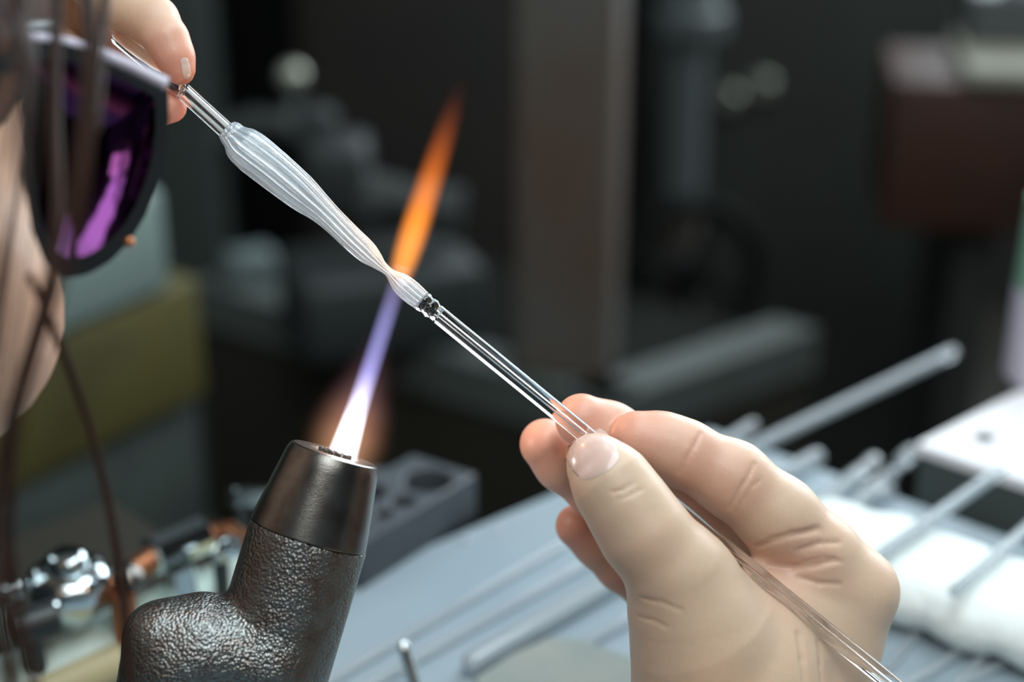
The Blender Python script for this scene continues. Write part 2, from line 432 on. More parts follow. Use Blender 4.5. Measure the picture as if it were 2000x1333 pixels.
def flame_part(name, t0, t1, ramp, seg, strength, pw, label):
    L = flL * (t1 - t0); me = bpy.data.meshes.new(name); bm = nb()
    prof = []
    for k in range(25):
        t = k / 24; a = np.interp(t, [s[0] for s in seg], [s[1] for s in seg]) * .01
        prof.append((t * L, max(a * 1.06, .0003)))
    lathe(bm, (0, 0, 0), (0, 0, 1), prof, 24)
    bm.normal_update(); bm.to_mesh(me); bm.free()
    o = link(name, me, flame_mat(name, ramp, L, strength, pw, seg), flame)
    o.location = (0, 0, flL * t0); o['label'] = label
    return o
# radii in cm/100 -> curve value v means v*1 cm
flame_part('flame_core', 0, .50,
    [(0, (.80, .85, 1), .9), (.10, (1, .97, 1), 1.0), (.26, (.80, .78, 1), .42), (.45, (.46, .44, 1), .16), (.75, (.44, .42, .92), .09), (.93, (.50, .38, .75), .045), (1, (.7, .4, .5), .03)],
    [(0, .40), (.06, .37), (.25, .315), (.5, .30), (.8, .29), (1, .28)], 1500, 1.3, 'white to lavender inner flame')
flame_part('flame_plume', .455, 1.0,
    [(0, (1, .30, .04), .30), (.06, (1, .34, .05), .75), (.2, (1, .30, .035), .85), (.42, (1, .25, .02), .58), (.64, (1, .21, .03), .22), (.84, (1, .2, .05), .04), (1, (1, .15, .02), 0)],
    [(0, .32), (.06, .40), (.2, .46), (.45, .45), (.75, .40), (1, .30)], 340, 1.9, 'orange upper flame')
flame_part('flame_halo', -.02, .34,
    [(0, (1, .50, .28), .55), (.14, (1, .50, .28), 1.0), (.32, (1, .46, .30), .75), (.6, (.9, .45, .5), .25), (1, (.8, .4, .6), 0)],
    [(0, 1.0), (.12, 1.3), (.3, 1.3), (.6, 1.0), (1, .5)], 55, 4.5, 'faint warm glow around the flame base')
def plight(name, loc, power, col, rad, z):
    l = bpy.data.lights.new(name, 'POINT'); l.energy = power; l.color = col; l.shadow_soft_size = rad
    o = bpy.data.objects.new(name, l); COL.objects.link(o); o.parent = flame; o.location = (0, 0, z)
plight('flame_base_light', None, .04, (1, .80, .72), .003, .010)
plight('flame_plume_light', None, .055, (1, .42, .12), .003, flL * .62)

# ================================================================ GLASS WORKPIECE
piece = empty('glass_workpiece', P(770, 540, FOC), 'clear fluted glass piece drawn between two rods, softened in the flame between two hands', 'glass')
bp = P(450, 262, FOC)
pathp = [(222, 66, 9), (360, 180, 2.5), (450, 262, 0), (640, 420, 0), (755, 530, 0), (838, 598, 0), (852, 611, 0), (2100, 1630, 0)]
GP = [P(a, b, FOC + c / 1000) for a, b, c in pathp]
GP[-1] = P(2100, 1630, FOC - .004)
bm = nb(); hollow_tube(bm, GP[1] + (GP[1] - GP[2]) * .01, GP[2], 17.5 * S, 11 * S, 32)
obj('upper_tube', bm, M['glass'], piece, autosmooth=50)
bm = nb(); pp, rr = rod_pts(GP[0], GP[1], 16 * S); tube(bm, pp, rr, 20); obj('tube_end', bm, M['glass'], piece, smooth=True)
# fluted body: outline given as stations (axis px point, half width px)
st = [(443, 253, 19), (447, 257, 24), (451, 260, 26), (455, 264, 25), (459, 268, 25.5), (464, 273, 31), (470, 279, 35.5), (480, 288, 38), (495, 300, 39.5), (510, 312, 39), (535, 332, 38), (560, 353, 36.5), (585, 374, 34.5), (605, 391, 31),
      (622, 405, 27), (642, 423, 24), (665, 445, 23), (690, 469, 22.5), (708, 485, 22), (722, 498, 20), (734, 509, 15), (744, 519, 10.5), (754, 527, 8), (762, 534, 8.5), (768, 540, 12), (776, 547, 17), (786, 556, 20.5), (800, 568, 21.5),
      (814, 580, 20.5), (825, 589, 19)]
def sweep(bm, stations, scale, n, flute, inner=None):
    pts = [P(a, b, FOC) for a, b, _ in stations]; rings = []
    x = FWD.copy()
    for i, p in enumerate(pts):
        t = (pts[min(i + 1, len(pts) - 1)] - pts[max(i - 1, 0)]).normalized()
        x = (x - t * x.dot(t)).normalized(); y = t.cross(x); r = stations[i][2] * S * scale
        ring = []
        for k in range(n):
            a = 2 * math.pi * k / n
            q = r * (1 + flute(i, a, r))
            if inner: q = max(r * (1 + flute(i, a, r)) - inner, .00015) if not callable(inner) else max(inner(i, r, a), .00012)
            ring.append(bm.verts.new(p + x * (q * math.cos(a)) + y * (q * math.sin(a))))
        rings.append(ring)
    return rings
# denser stations
sx = np.array([s[0] for s in st], float); sy = np.array([s[1] for s in st], float); sr = np.array([s[2] for s in st], float)
tt = np.concatenate([[0], np.cumsum(np.hypot(np.diff(sx), np.diff(sy)))]); tq = np.linspace(0, tt[-1], 110)
sm = lambda v: np.convolve(np.pad(np.interp(tq, tt, v), 1, 'edge'), np.ones(3) / 3, 'valid')
st2 = list(zip(np.interp(tq, tt, sx), np.interp(tq, tt, sy), sm(sr)))
NF = 14
def flute(i, a, r):
    tw = .15 * math.sin(i * .05)
    return .12 * (abs(math.cos(NF * (a + tw) / 2)) ** .8 - .6) + .012 * math.sin(3 * a + i * .07) + .010 * math.sin(5 * a - i * .11)
def flute_in(i, a, r):
    tw = .15 * math.sin(i * .05)
    return -.08 * (abs(math.cos(NF * (a + tw + .02) / 2)) - .6) + .02 * math.sin(3 * a + i * .1 + 1)
bm = nb(); n = 156
ro = sweep(bm, st2, 1, n, flute)
ri = sweep(bm, st2, .84, n, flute_in)
for rings, fl in ((ro, False), (ri, True)):
    for i in range(len(rings) - 1):
        for k in range(n):
            f = (rings[i][k], rings[i][(k + 1) % n], rings[i + 1][(k + 1) % n], rings[i + 1][k])
            bm.faces.new(tuple(reversed(f)) if fl else f)
for e in (0, -1):
    for k in range(n):
        bm.faces.new((ro[e][k], ro[e][(k + 1) % n], ri[e][(k + 1) % n], ri[e][k]))
bmesh.ops.recalc_face_normals(bm, faces=bm.faces[:])
obj('fluted_bulb', bm, M['bulbglass'], piece, smooth=True)['label'] = 'long fluted hollow bulb narrowing to a molten neck'
# bead joint
bm = nb(); A = P(822, 586, FOC); dA = (GP[6] - A).normalized()
prof = [(-.0002, 6 * S), (.0000, 17 * S), (.0006, 20.5 * S), (.0014, 20 * S), (.0019, 17.5 * S), (.0024, 19.5 * S), (.0033, 20 * S), (.0040, 17 * S), (.0044, 16 * S), (.0048, 18.2 * S), (.0052, 18.3 * S), (.0057, 15 * S), (.0057, 6 * S)]
lathe(bm, A, dA, prof, 40, flute=lambda i, a: 1 + .03 * math.sin(4 * a + i) + .02 * math.sin(7 * a - 2 * i))
obj('joint_bead', bm, M['glass'], piece, smooth=True)['label'] = 'thick lumpy glass bead where the rod joins'
bm = nb()
for a, b in zip(GP[6:], GP[7:]): pass
pts = GP[6:]; n = 32
ro = tube(bm, pts, [17.8 * S] * len(pts), n, closed=False)
ri = tube(bm, pts, [3.2 * S] * len(pts), n, closed=False)
for e in (0, -1):
    for k in range(n): bm.faces.new((ro[e][k], ro[e][(k + 1) % n], ri[e][(k + 1) % n], ri[e][k]))
bmesh.ops.recalc_face_normals(bm, faces=bm.faces[:])
obj('lower_tube', bm, M['glass'], piece, smooth=True)['label'] = 'thick walled straight glass tube'

# ================================================================ PERSON
person = empty('person', P(-900, 1500, .2), 'person with dark brown hair, dark glasses and bare hands shaping glass in a flame', 'person')
# ---- right hand (camera space mm)
fi = [H(1668, 1156, 14, 79), H(1600, 1085, 11, 77), H(1520, 1010, 8, 77), H(1430, 936, 6, 72), H(1335, 886, 5, 63), H(1290, 868, 5, 59), H(1243, 857, 4, 54)]
fm = [H(1650, 1185, 30, 76), H(1530, 1060, 26, 72), H(1390, 962, 22, 66), H(1260, 880, 17.5, 60), H(1190, 845, 12, 57), H(1136, 821, 9.0, 52)]
fr = [H(1600, 1240, 42, 74), H(1440, 1130, 40, 68), H(1295, 1045, 34, 62), H(1166, 953, 27, 57), H(1100, 905, 24, 54), H(1065, 868, 22, 50)]
fp = [H(1510, 1300, 46, 66), H(1400, 1230, 47, 60), H(1300, 1172, 44, 54), H(1214, 1104, 40, 49), H(1170, 1062, 38, 47), H(1128, 1028, 36, 43)]
th = [H(1372, 1232, -3, 128), H(1322, 1118, -8, 96), H(1258, 1040, -11, 85), H(1222, 985, -11, 79), H(1190, 938, -10.5, 73), H(1163, 903, -9.5, 56)]
palm = [
    (H(1668, 1156, 14, 80), H(1548, 1450, 20, 120)), (H(1650, 1185, 30, 76), H(1520, 1460, 26, 110)),
    (H(1600, 1240, 42, 76), H(1480, 1460, 32, 110)), (H(1510, 1300, 46, 70), H(1440, 1460, 34, 110)),
    (H(1345, 1200, -3, 112), H(1385, 1420, 4, 152)), (H(1380, 1200, 4, 100), H(1600, 1180, 14, 90)),
    (H(1480, 1260, 6, 110), H(1590, 1250, 16, 105)), (H(1460, 1330, 6, 150), H(1500, 1420, 14, 160)),
]
rf = lambda c: [np.array(v) for v in c]
elbow_r = np.array(world_to_cs((0.03, 0.09, .095)))
wr = np.array(H(1475, 1560, 16))
def hand_r(X, creases=None):
    d = None
    for a, b in palm:
        q = cap_sdf(X, a[:3], b[:3], a[3], b[3]); d = q if d is None else smin(d, q, 5.5)
    arm = cap_sdf(X, H(1470, 1480, 14), wr, 23, 24); d = smin(d, arm, 8)
    d = smin(d, cap_sdf(X, wr, elbow_r, 24, 38), 8)
    t = chain_sdf(X, th, 3.0)
    t = smin(t, ell_sdf(X, H(1385, 1118, -7), (5.5, 5.5, 5.0)), 4)
    d1 = smin(d, t, 5.5)
    i_ = smin(d, chain_sdf(X, fi, 3.0), 4.5)
    m_ = smin(d, chain_sdf(X, fm, 2.6), 3.0)
    r_ = smin(d, chain_sdf(X, fr, 2.4), 3.0)
    p_ = smin(d, chain_sdf(X, fp, 2.4), 3.0)
    web = smin(d1, i_, .7)
    f = smin(smin(smin(web, m_, .5), r_, .5), p_, .5)
    if creases is not None:
        for (a, b, r0, k) in creases:
            f = smax(f, -cap_sdf(X, a, b, r0, r0), k)
    return f
def trace(fn, px, py, d0=330.):
    v = np.array(((px - 1000) / FPX, -(py - 666.5) / FPX, 1.)); d = d0
    for _ in range(90):
        s = float(fn(np.array([v * d], 'f4'))[0])
        d += s * .8
        if s < .02: break
        if d > 520: d = FOC * 1000; break
    return v * d, d
def crease(fn, px_list, r0, k, lift=.1):
    out = []; q = []
    for (x, y) in px_list:
        p, d = trace(fn, x, y); v = p / np.linalg.norm(p); q.append(p - v * r0 * .45)
    for a, b in zip(q[:-1], q[1:]): out.append((a, b, r0, k))
    return out
CR = []
for L, r0, k in [(L_, r_ * .85, k_ * .6) for L_, r_, k_ in [
    ([(1369, 845), (1356, 872), (1340, 898), (1328, 925)], .36, .9),
    ([(1474, 905), (1462, 930), (1440, 965), (1424, 995)], .4, 1.0),
    ([(1488, 935), (1465, 955), (1447, 985), (1436, 1005)], .22, .8),
    ([(1478, 1070), (1510, 1056), (1545, 1046), (1600, 1034)], .8, 1.6),
    ([(1560, 1075), (1600, 1062), (1640, 1060)], .45, 1.4),
    ([(1570, 1098), (1610, 1090), (1645, 1098)], .4, 1.2),
    ([(1500, 1107), (1545, 1109), (1590, 1106), (1630, 1096)], .8, 1.6),
    ([(1560, 1128), (1600, 1140), (1640, 1142)], .4, 1.4),
    ([(1195, 962), (1215, 958), (1240, 944)], .28, .9), ([(1205, 978), (1230, 968), (1255, 955)], .25, .9),
    ([(1250, 1168), (1290, 1176), (1330, 1192)], .25, 1.2), ([(1245, 1205), (1275, 1212), (1300, 1224)], .18, 1.2),
    ([(1560, 1240), (1568, 1290), (1572, 1333)], .5, 2.2), ([(1600, 1255), (1604, 1300), (1606, 1333)], .4, 2.2),
]]:
    CR += crease(hand_r, L, r0, k)
fnr = lambda X: hand_r(X, CR)
lo = [H(990, 1640)[0], -130, 350]; hi = [H(1800, 1000)[0] + 6, H(0, 735)[1], 462]
lo = (H(980, 0)[0], H(0, 1480)[1], 360); hi = (H(1790, 0, 40)[0], H(0, 740)[1], 456)
pr, fr_ = sdf_mesh(fnr, lo, hi, .5)
loa = (min(elbow_r[0], wr[0]) - 46, elbow_r[1] - 46, elbow_r[2] - 46)
hia = (max(elbow_r[0], wr[0]) + 46, H(0, 1462)[1], wr[2] + 46)
pra, fra = sdf_mesh(hand_r, loa, hia, 2.5)

# ---- left hand
lfi = [H(150, -70, 12, 60), H(228, 2, 8, 53), H(300, 42, 5, 48), H(326, 78, 2, 41), H(342, 112, 1.5, 36), H(352, 138, 1.5, 29)]
lth = [H(60, 60, 30, 70), H(160, 150, 22, 52), H(250, 190, 13, 44), H(305, 206, 8.5, 37), H(334, 209, 6.5, 31)]
lmi = [H(60, -60, 34, 60), H(150, 20, 30, 50), H(215, 62, 26, 42), H(262, 112, 19, 33), H(285, 140, 15, 28)]
lri = [H(0, -60, 46, 60), H(80, 20, 44, 50), H(120, 90, 40, 44), H(190, 140, 32, 36)]
lwr = np.array(H(-330, -260, 60)); elbow_l = np.array(world_to_cs((-.42, .36, .16)))
def hand_l(X):
    d = cap_sdf(X, H(130, -90, 16), lwr, 9, 22)
    d = smin(d, cap_sdf(X, H(60, -60, 38), lwr, 9, 22), 8); d = smin(d, cap_sdf(X, H(0, -60, 50), lwr, 9, 22), 8)
    d = smin(d, cap_sdf(X, H(40, 50, 32), lwr, 9, 20), 8)
    d = smin(d, cap_sdf(X, lwr, elbow_l, 22, 36), 8)
    f = smin(d, chain_sdf(X, lfi, 2.0), 3)
    for c in (lmi, lri, lth): f = smin(f, smin(d, chain_sdf(X, c, 2.4), 3), .5)
    return f
lo = (H(-330, 0, 60)[0], H(0, 275)[1], 372); hi = (H(400, 0)[0], H(0, -200, 60)[1], 470)
pl, fl_ = sdf_mesh(hand_l, lo, hi, .8)
loa = tuple(np.minimum(elbow_l, lwr) - 44); hia = (H(-320, 0, 60)[0], max(elbow_l[1], lwr[1]) + 44, max(elbow_l[2], lwr[2]) + 44)
pla, fla = sdf_mesh(hand_l, loa, hia, 3.0)

# ---- head (head space mm: x = person's right, y = face, z = up)
Fh = Vector((.55, -.20, .81)).normalized(); Uh = Vector((.10, .97, .10)); Uh = (Uh - Fh * Uh.dot(Fh)).normalized(); Sh = Fh.cross(Uh)
if Sh.z > 0: Sh = -Sh       # the right cheek faces the camera
HM = np.array([Sh, Fh, Uh], 'f8')            # rows: head axes in camera space
eye_cs = np.array(H(112, 390, 0, F=338.))
ho = np.array((-173., 42., 327.))
def head_fn(X):
    d = ell_sdf(X, (0, -12, 28), (73, 92, 84))
    d = smin(d, ell_sdf(X, (0, 22, -22), (60, 64, 82)), 14)
    for s in (-1, 1):
        d = smin(d, cap_sdf(X, (s * 50, -8, -52), (s * 16, 58, -88), 13, 13), 16)
        d = smin(d, ell_sdf(X, (s * 40, 56, -26), (20, 22, 24)), 14)
        d = smax(d, -ell_sdf(X, (s * 30, 92, 6), (15, 10, 11)), 8)
        d = smin(d, ell_sdf(X, (s * 30, 78, 6), (12, 12, 12)), 1.5)
        ear = smax(ell_sdf(X, (s * 75, -10, -6), (8, 17, 31)), -ell_sdf(X, (s * 83, -6, -2), (6, 9, 17)), 3)
        d = smin(d, ear, 3)
    d = smin(d, cap_sdf(X, (0, 84, 8), (0, 100, -24), 6, 9), 7)
    d = smin(d, ell_sdf(X, (0, 97, -27), (15, 8, 7)), 5)
    d = smin(d, ell_sdf(X, (0, 66, -92), (15, 12, 13)), 10)
    d = smin(d, ell_sdf(X, (0, 83, -52), (23, 9, 5)), 3); d = smin(d, ell_sdf(X, (0, 82, -62), (20, 9, 6)), 3)
    d = smax(d, -cap_sdf(X, (-20, 91, -57), (20, 91, -57), 1.2, 1.2), 2)
    d = smin(d, cap_sdf(X, (0, -22, -60), (0, -50, -150), 50, 54), 18)
    return d
ph, fh = sdf_mesh(head_fn, (-95, -115, -180), (95, 120, 120), 2.4)
phc = ph @ HM + ho
def joined(parts, name):
    V = []; F_ = []; off = 0
    for p, f in parts:
        V.append(p); F_ += [tuple(i + off for i in q) for q in f]; off += len(p)
    V = np.concatenate(V); return V, F_
V, F_ = joined([(pr, fr_), (pra, fra), (pl, fl_), (pla, fla), (phc, fh)], 'body')
me = mesh_from(cs_to_world(V), F_, 'body'); fix_normals(me)
# blush attribute: towards finger ends and pads
tips = [H(1243, 857, 4), H(1340, 900, 5), H(1136, 821, 9), H(1240, 890, 16), H(1065, 868, 22), H(1130, 950, 26), H(1128, 1028, 36), H(1214, 1104, 40), H(1290, 1160, 44), H(1350, 960, 22), H(1300, 1045, 34), H(1420, 1040, 34), H(1540, 1085, 6), H(1430, 940, 0), H(352, 138, 1), H(334, 209, 6), H(240, 100, 24)]
wts = [1, .9, 1, 1, 1, 1, 1, 1, .8, 1, 1, .8, .55, .45, 1, 1, 1]
bl = np.zeros(len(V))
for t_, wt in zip(tips, wts): bl = np.maximum(bl, wt * np.exp(-((np.linalg.norm(V - np.array(t_), axis=1) / 10.5) ** 2)))
nh = len(V) - len(phc); bl[nh:] = np.maximum(bl[nh:], .22)
at = me.attributes.new('blush', 'FLOAT', 'POINT'); at.data.foreach_set('value', bl.astype('f4'))
me.materials.append(M['skin']); me.shade_smooth()
body = bpy.data.objects.new('body', me); COL.objects.link(body)
body.parent = person; body.matrix_parent_inverse = Matrix.Translation(person.location).inverted()

# nails laid on the hand surface
def nail(fn, c, ax, half_l, half_w, name='fingernail', lift=.14, tipx=1.0):
    """c px centre, ax px direction towards the tip"""
    ax = np.array(ax, float); ax /= np.linalg.norm(ax); pe = np.array((-ax[1], ax[0])); bm = nb(); NU, NV = 18, 18; g = {}
    front, back = {}, {}
    for i in range(NU + 1):
        for j in range(NV + 1):
            a = -1 + 2 * i / NU; b = -1 + 2 * j / NV
            # squircle outline
            uu = a * math.sqrt(max(0, 1 - .35 * b * b)); vv = b * math.sqrt(max(0, 1 - .35 * a * a))
            x = c[0] + ax[0] * uu * half_l + pe[0] * vv * half_w; y = c[1] + ax[1] * uu * half_l + pe[1] * vv * half_w
            p, d = trace(fn, x, y); v = p / np.linalg.norm(p)
            edge = max(abs(a), abs(b)); lf = lift * (1 - .7 * edge ** 6)
            q = p - v * lf
            front[i, j] = bm.verts.new(cs_to_world([q])[0]); back[i, j] = bm.verts.new(cs_to_world([p + v * .5])[0])
    for i in range(NU):
        for j in range(NV):
            bm.faces.new((front[i, j], front[i + 1, j], front[i + 1, j + 1], front[i, j + 1]))
            bm.faces.new((back[i, j], back[i, j + 1], back[i + 1, j + 1], back[i + 1, j]))
    for i in range(NU):
        for j in (0, NV): bm.faces.new((front[i, j], front[i + 1, j], back[i + 1, j], back[i, j]))
    for j in range(NV):
        for i in (0, NU): bm.faces.new((front[i, j], front[i, j + 1], back[i, j + 1], back[i, j]))
    bmesh.ops.recalc_face_normals(bm, faces=bm.faces[:])
    o = obj(name, bm, M['nail'], person, smooth=True); return o
nail(fnr, (1156, 888), (-.50, -.86), 43, 50)['label'] = 'broad thumbnail pressing on the glass tube'
nail(hand_l, (363, 134), (.2, 1), 22, 9)

# shirt: torso and sleeves
def W2C(p): return np.array(world_to_cs(p))
neck = (np.array((0, -48, -150)) @ HM + ho)
nw = Vector(cs_to_world([neck])[0])
hips = W2C((-.52, -.12, -.62)); chest = W2C((-.36, .00, -.06)); shr = W2C((-.20, -.17, .13)); shl = W2C((-.46, .14, .13)); up_ = W2C((-.32, .0, .12))
er = elbow_r; el = elbow_l
def shirt_fn(X):
    d = cap_sdf(X, hips, chest, 125, 130)
    d = smin(d, cap_sdf(X, shr, shl, 62, 62), 60)
    d = smin(d, cap_sdf(X, shr, er, 58, 46), 40)
    d = smin(d, cap_sdf(X, shl, el, 58, 46), 40)
    d = smin(d, cap_sdf(X, er, er + (wr - er) * .35, 46, 42), 12)
    d = smin(d, cap_sdf(X, el, el + (lwr - el) * .35, 46, 42), 12)
    d = smin(d, cap_sdf(X, up_, neck + (up_ - neck) * .35, 70, 58), 40)
    return d
allp = np.array([hips, chest, shr, shl, er, el, neck, wr, lwr])
ps, fs = sdf_mesh(shirt_fn, allp.min(0) - 150, allp.max(0) + 150, 8.0)
me = mesh_from(cs_to_world(ps), fs, 'shirt'); fix_normals(me)
M['shirt'] = mat('dark_shirt', (.03, .035, .05), .85, bump=.4, bscale=200)
o = link('shirt', me, M['shirt']); o.parent = person; o.matrix_parent_inverse = Matrix.Translation(person.location).inverted(); o['label'] = 'dark long sleeved shirt'

# hair
M['hair'] = mat('brown_hair', (.03, .015, .010), .5, noise=(30, (.05, .022, .014), .4, .65))
def hw(p): return Vector(cs_to_world([np.array(p, float) @ HM + ho])[0])
def hair_cap(X):
    d = ell_sdf(X, (0, -16, 32), (79, 96, 87))
    d = smin(d, ell_sdf(X, (0, -50, -30), (70, 55, 75)), 20)
    return smax(d, -ell_sdf(X, (0, 66, -40), (66, 66, 100)), 6)
phh, fhh = sdf_mesh(hair_cap, (-90, -125, -120), (90, 110, 130), 3.0)
me = mesh_from(cs_to_world(phh @ HM + ho), fhh, 'hair'); fix_normals(me)
o = link('hair', me, M['hair']); o.parent = person; o.matrix_parent_inverse = Matrix.Translation(person.location).inverted()
def lock(pl_, rs, spread, n, name='hair_lock'):
    bm = nb()
    P0 = [P(a, b, d) for a, b, d in pl_]
    # smooth the path
    m_ = len(P0); ts = np.linspace(0, m_ - 1, 22); A_ = np.array(P0)
    sp = np.stack([np.interp(ts, range(m_), A_[:, q]) for q in range(3)], 1)
    for _ in range(3): sp[1:-1] = (sp[:-2] + 2 * sp[1:-1] + sp[2:]) / 4
    for k in range(n):
        off = Vector((random.gauss(0, 1), random.gauss(0, 1), random.gauss(0, 1))) * spread; ph_ = random.random() * 6
        pts = [Vector(p) + off * (.5 + .5 * math.sin(ph_ + i * .18)) for i, p in enumerate(sp)]
        tube(bm, pts, [rs * (.6 + .4 * math.sin(math.pi * min(1, i / 14 + .2))) for i in range(len(pts))], 5)
    o = obj(name, bm, M['hair'], person, smooth=True); return o
lock([(150, -200, .300), (165, -20, .292), (182, 60, .288), (184, 130, .286), (172, 300, .284), (150, 450, .284), (112, 560, .284), (70, 700, .284), (30, 830, .286), (8, 930, .288), (0, 1150, .290), (30, 1420, .292)], .00035, .0011, 16)
lock([(30, -200, .296), (40, 0, .290), (60, 100, .286), (45, 300, .284), (20, 450, .284), (-10, 700, .284)], .00035, .0020, 14)
lock([(100, -200, .300), (120, 0, .298), (95, 200, .292), (120, 420, .290), (100, 560, .290), (55, 700, .290), (15, 860, .290), (5, 1000, .292), (20, 1180, .296), (80, 1420, .300)], .00035, .0009, 14)
lock([(60, 540, .300), (105, 640, .305), (150, 760, .309), (190, 890, .311), (215, 990, .311), (232, 1090, .311), (248, 1220, .312), (260, 1420, .313)], .00028, .0005, 12)
lock([(210, -200, .306), (208, -20, .304), (200, 70, .300), (190, 160, .296), (180, 260, .292)], .0003, .0007, 10)

# ================================================================ DARK GLASSES
M['lens'] = mat('purple_lens', (.055, .015, .058), .10, 1)
M['rim'] = mat('black_rim', (.014, .016, .017), .3)
gl = empty('dark_glasses', P(200, 300, .33), 'dark purple-lensed protective glasses worn in front of the face at the picture left', 'glasses')
def outline(pts, d):
    return [P(x, y, d + (x - 200) * .00009) for x, y in pts]
lens_o = [(40, 78), (120, 84), (190, 104), (260, 134), (328, 168), (330, 240), (322, 310), (305, 370), (285, 420), (255, 470), (215, 512), (170, 538), (125, 545), (90, 520), (62, 450), (45, 350), (38, 200)]
def resample(p, n):
    A_ = np.array(p + [p[0]], float); s = np.concatenate([[0], np.cumsum(np.hypot(*np.diff(A_, axis=0).T))]); t = np.linspace(0, s[-1], n + 1)[:-1]
    return np.stack([np.interp(t, s, A_[:, 0]), np.interp(t, s, A_[:, 1])], 1)
def lens(depth, po, shrink, thick, bulge, m, name, lab=None, hole=None):
    q = resample(po, 72); c = q.mean(0); bm = nb(); fr, bk = [], []
    rings_f, rings_b = [], []
    fr_list = [1, .97, .85, .65, .4, .15] if hole is None else [1, hole]
    for s in fr_list:
        z = bulge * (1 - s * s)
        rings_f.append([bm.verts.new(P(*(c + (v - c) * shrink * s), depth - z + ((c + (v - c) * shrink * s)[0] - 200) * .00009)) for v in q])
        rings_b.append([bm.verts.new(P(*(c + (v - c) * shrink * s), depth - z + thick + ((c + (v - c) * shrink * s)[0] - 200) * .00009)) for v in q])
    n = len(q)
    for rg in (rings_f, rings_b):
        for i in range(len(rg) - 1):
            for k in range(n): bm.faces.new((rg[i][k], rg[i][(k + 1) % n], rg[i + 1][(k + 1) % n], rg[i + 1][k]))
        if hole is None: bm.faces.new(rg[-1])
    ends = (0,) if hole is None else (0, -1)
    for e in ends:
        for k in range(n): bm.faces.new((rings_f[e][k], rings_f[e][(k + 1) % n], rings_b[e][(k + 1) % n], rings_b[e][k]))
    bmesh.ops.recalc_face_normals(bm, faces=bm.faces[:])
    o = obj(name, bm, m, gl, autosmooth=50)
    if lab: o['label'] = lab
lens(.330, lens_o, 1.0, .0024, .0, M['rim'], 'rim', hole=.84)
lens(.3312, lens_o, .86, .0015, -.009, M['lens'], 'lens', 'dark purple lens')
M['browshine'] = mat('lilac_brow_highlight', (.55, .52, .62), .35)  # highlight along the frame, put into the bar's pale colour
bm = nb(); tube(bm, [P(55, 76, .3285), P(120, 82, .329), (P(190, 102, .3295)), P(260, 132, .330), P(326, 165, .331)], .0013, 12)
obj('brow_bar', bm, M['browshine'], gl, smooth=True)['label'] = 'top edge of the frame, its lilac highlight put into the colour'
bm = nb(); box(bm, P(-150, 110, .300), (P(40, 90, .326) - P(-340, 130, .27)).normalized(), UP, (P(40, 90, .326) - P(-340, 130, .27)).normalized().cross(UP), .09, .010, .003, bevel=.001)
obj('temple', bm, M['rim'], gl, autosmooth=50)
bm = nb(); bmesh.ops.create_icosphere(bm, subdivisions=2, radius=.0011, matrix=Matrix.Translation(P(252, 473, .3295)))
obj('rim_glint', bm, M['brass'], gl, smooth=True)  # small brass ball added in place of an orange glint

# ================================================================ THINGS ON THE BENCH
def plan_axes(): return -u1, Vector((u1.y, -u1.x, 0))
ex, ey = -u1, Vector((u1.y, -u1.x, 0))       # ex towards the far corner, ey across
# graphite block with holes
def block_with_holes(name, corners, h, holes, z0=0):
    cu = bpy.data.curves.new(name, 'CURVE'); cu.dimensions = '2D'; cu.fill_mode = 'BOTH'
    def spline(pts):
        s = cu.splines.new('POLY'); s.points.add(len(pts) - 1); s.use_cyclic_u = True
        for q, p in zip(s.points, pts): q.co = (p[0], p[1], 0, 1)
    spline(corners)
    for (c, r) in holes: spline([(c[0] + r * math.cos(a), c[1] + r * math.sin(a)) for a in np.linspace(0, 2 * math.pi, 33)[:-1]])
    cu.extrude = h / 2; cu.bevel_depth = .0008; cu.bevel_resolution = 2; cu.offset = -.0008
    t = bpy.data.objects.new('tmp', cu); COL.objects.link(t); bpy.context.view_layer.update()
    me = bpy.data.meshes.new_from_object(t.evaluated_get(bpy.context.evaluated_depsgraph_get())); bpy.data.objects.remove(t)
    me.transform(Matrix.Translation((0, 0, z0 + h / 2 + .0008))); me.name = name
    return me
bh = .017
c_near = T(728, 1050, bh); c_right = T(930, 926, bh); c_far = T(796, 893, bh)
dd = (c_right - c_near); ee = (c_far - c_right)
ee = ee - dd * (ee.dot(dd) / dd.length_squared) * .6
cor = [c_near - dd * .12, c_right, c_right + ee * 1.0, c_right + ee * 1.02 - dd * .25, c_right + ee * 1.25 - dd * .30, c_near + ee * 1.3 - dd * .15]
hol = [(T(836, 938, bh), .0085), (T(787, 978, bh), .0042), (T(748, 1004, bh), .0030), (T(720, 960, bh), .006)]
me = block_with_holes('graphite_block', cor, bh - .0016, hol)
gb = link('graphite_block', me, M['graphite']); with_angle(me, 40)
tag(gb, 'dark grey graphite block with round holes, standing on the bench right of the nozzle', 'block')

rods = []
def table_rod(a, b, r_px, label, hollow=True, za=None, zb=None, name='glass_rod', group=None):
    d = (T(*a, 0) - O).dot(FWD); r = r_px / FPX * d
    A_, B_ = T(*a, r if za is None else za), T(*b, r if zb is None else zb)
    bm = nb()
    if hollow: hollow_tube(bm, A_, B_, r, r * .55, 20)
    else:
        pp, rr = rod_pts(A_, B_, r); tube(bm, pp, rr, 18)
    o = obj(name, bm, M['thinglass'], autosmooth=50); tag(o, label, 'glass rod', group); rods.append(o); return o
table_rod((500, 1416), (1110, 1056), 11, 'thin glass rod lying on the bench closest to the graphite block', False)
table_rod((590, 1412), (1230, 1052), 12, 'thin glass rod second from the graphite block, ending behind the little finger', False)
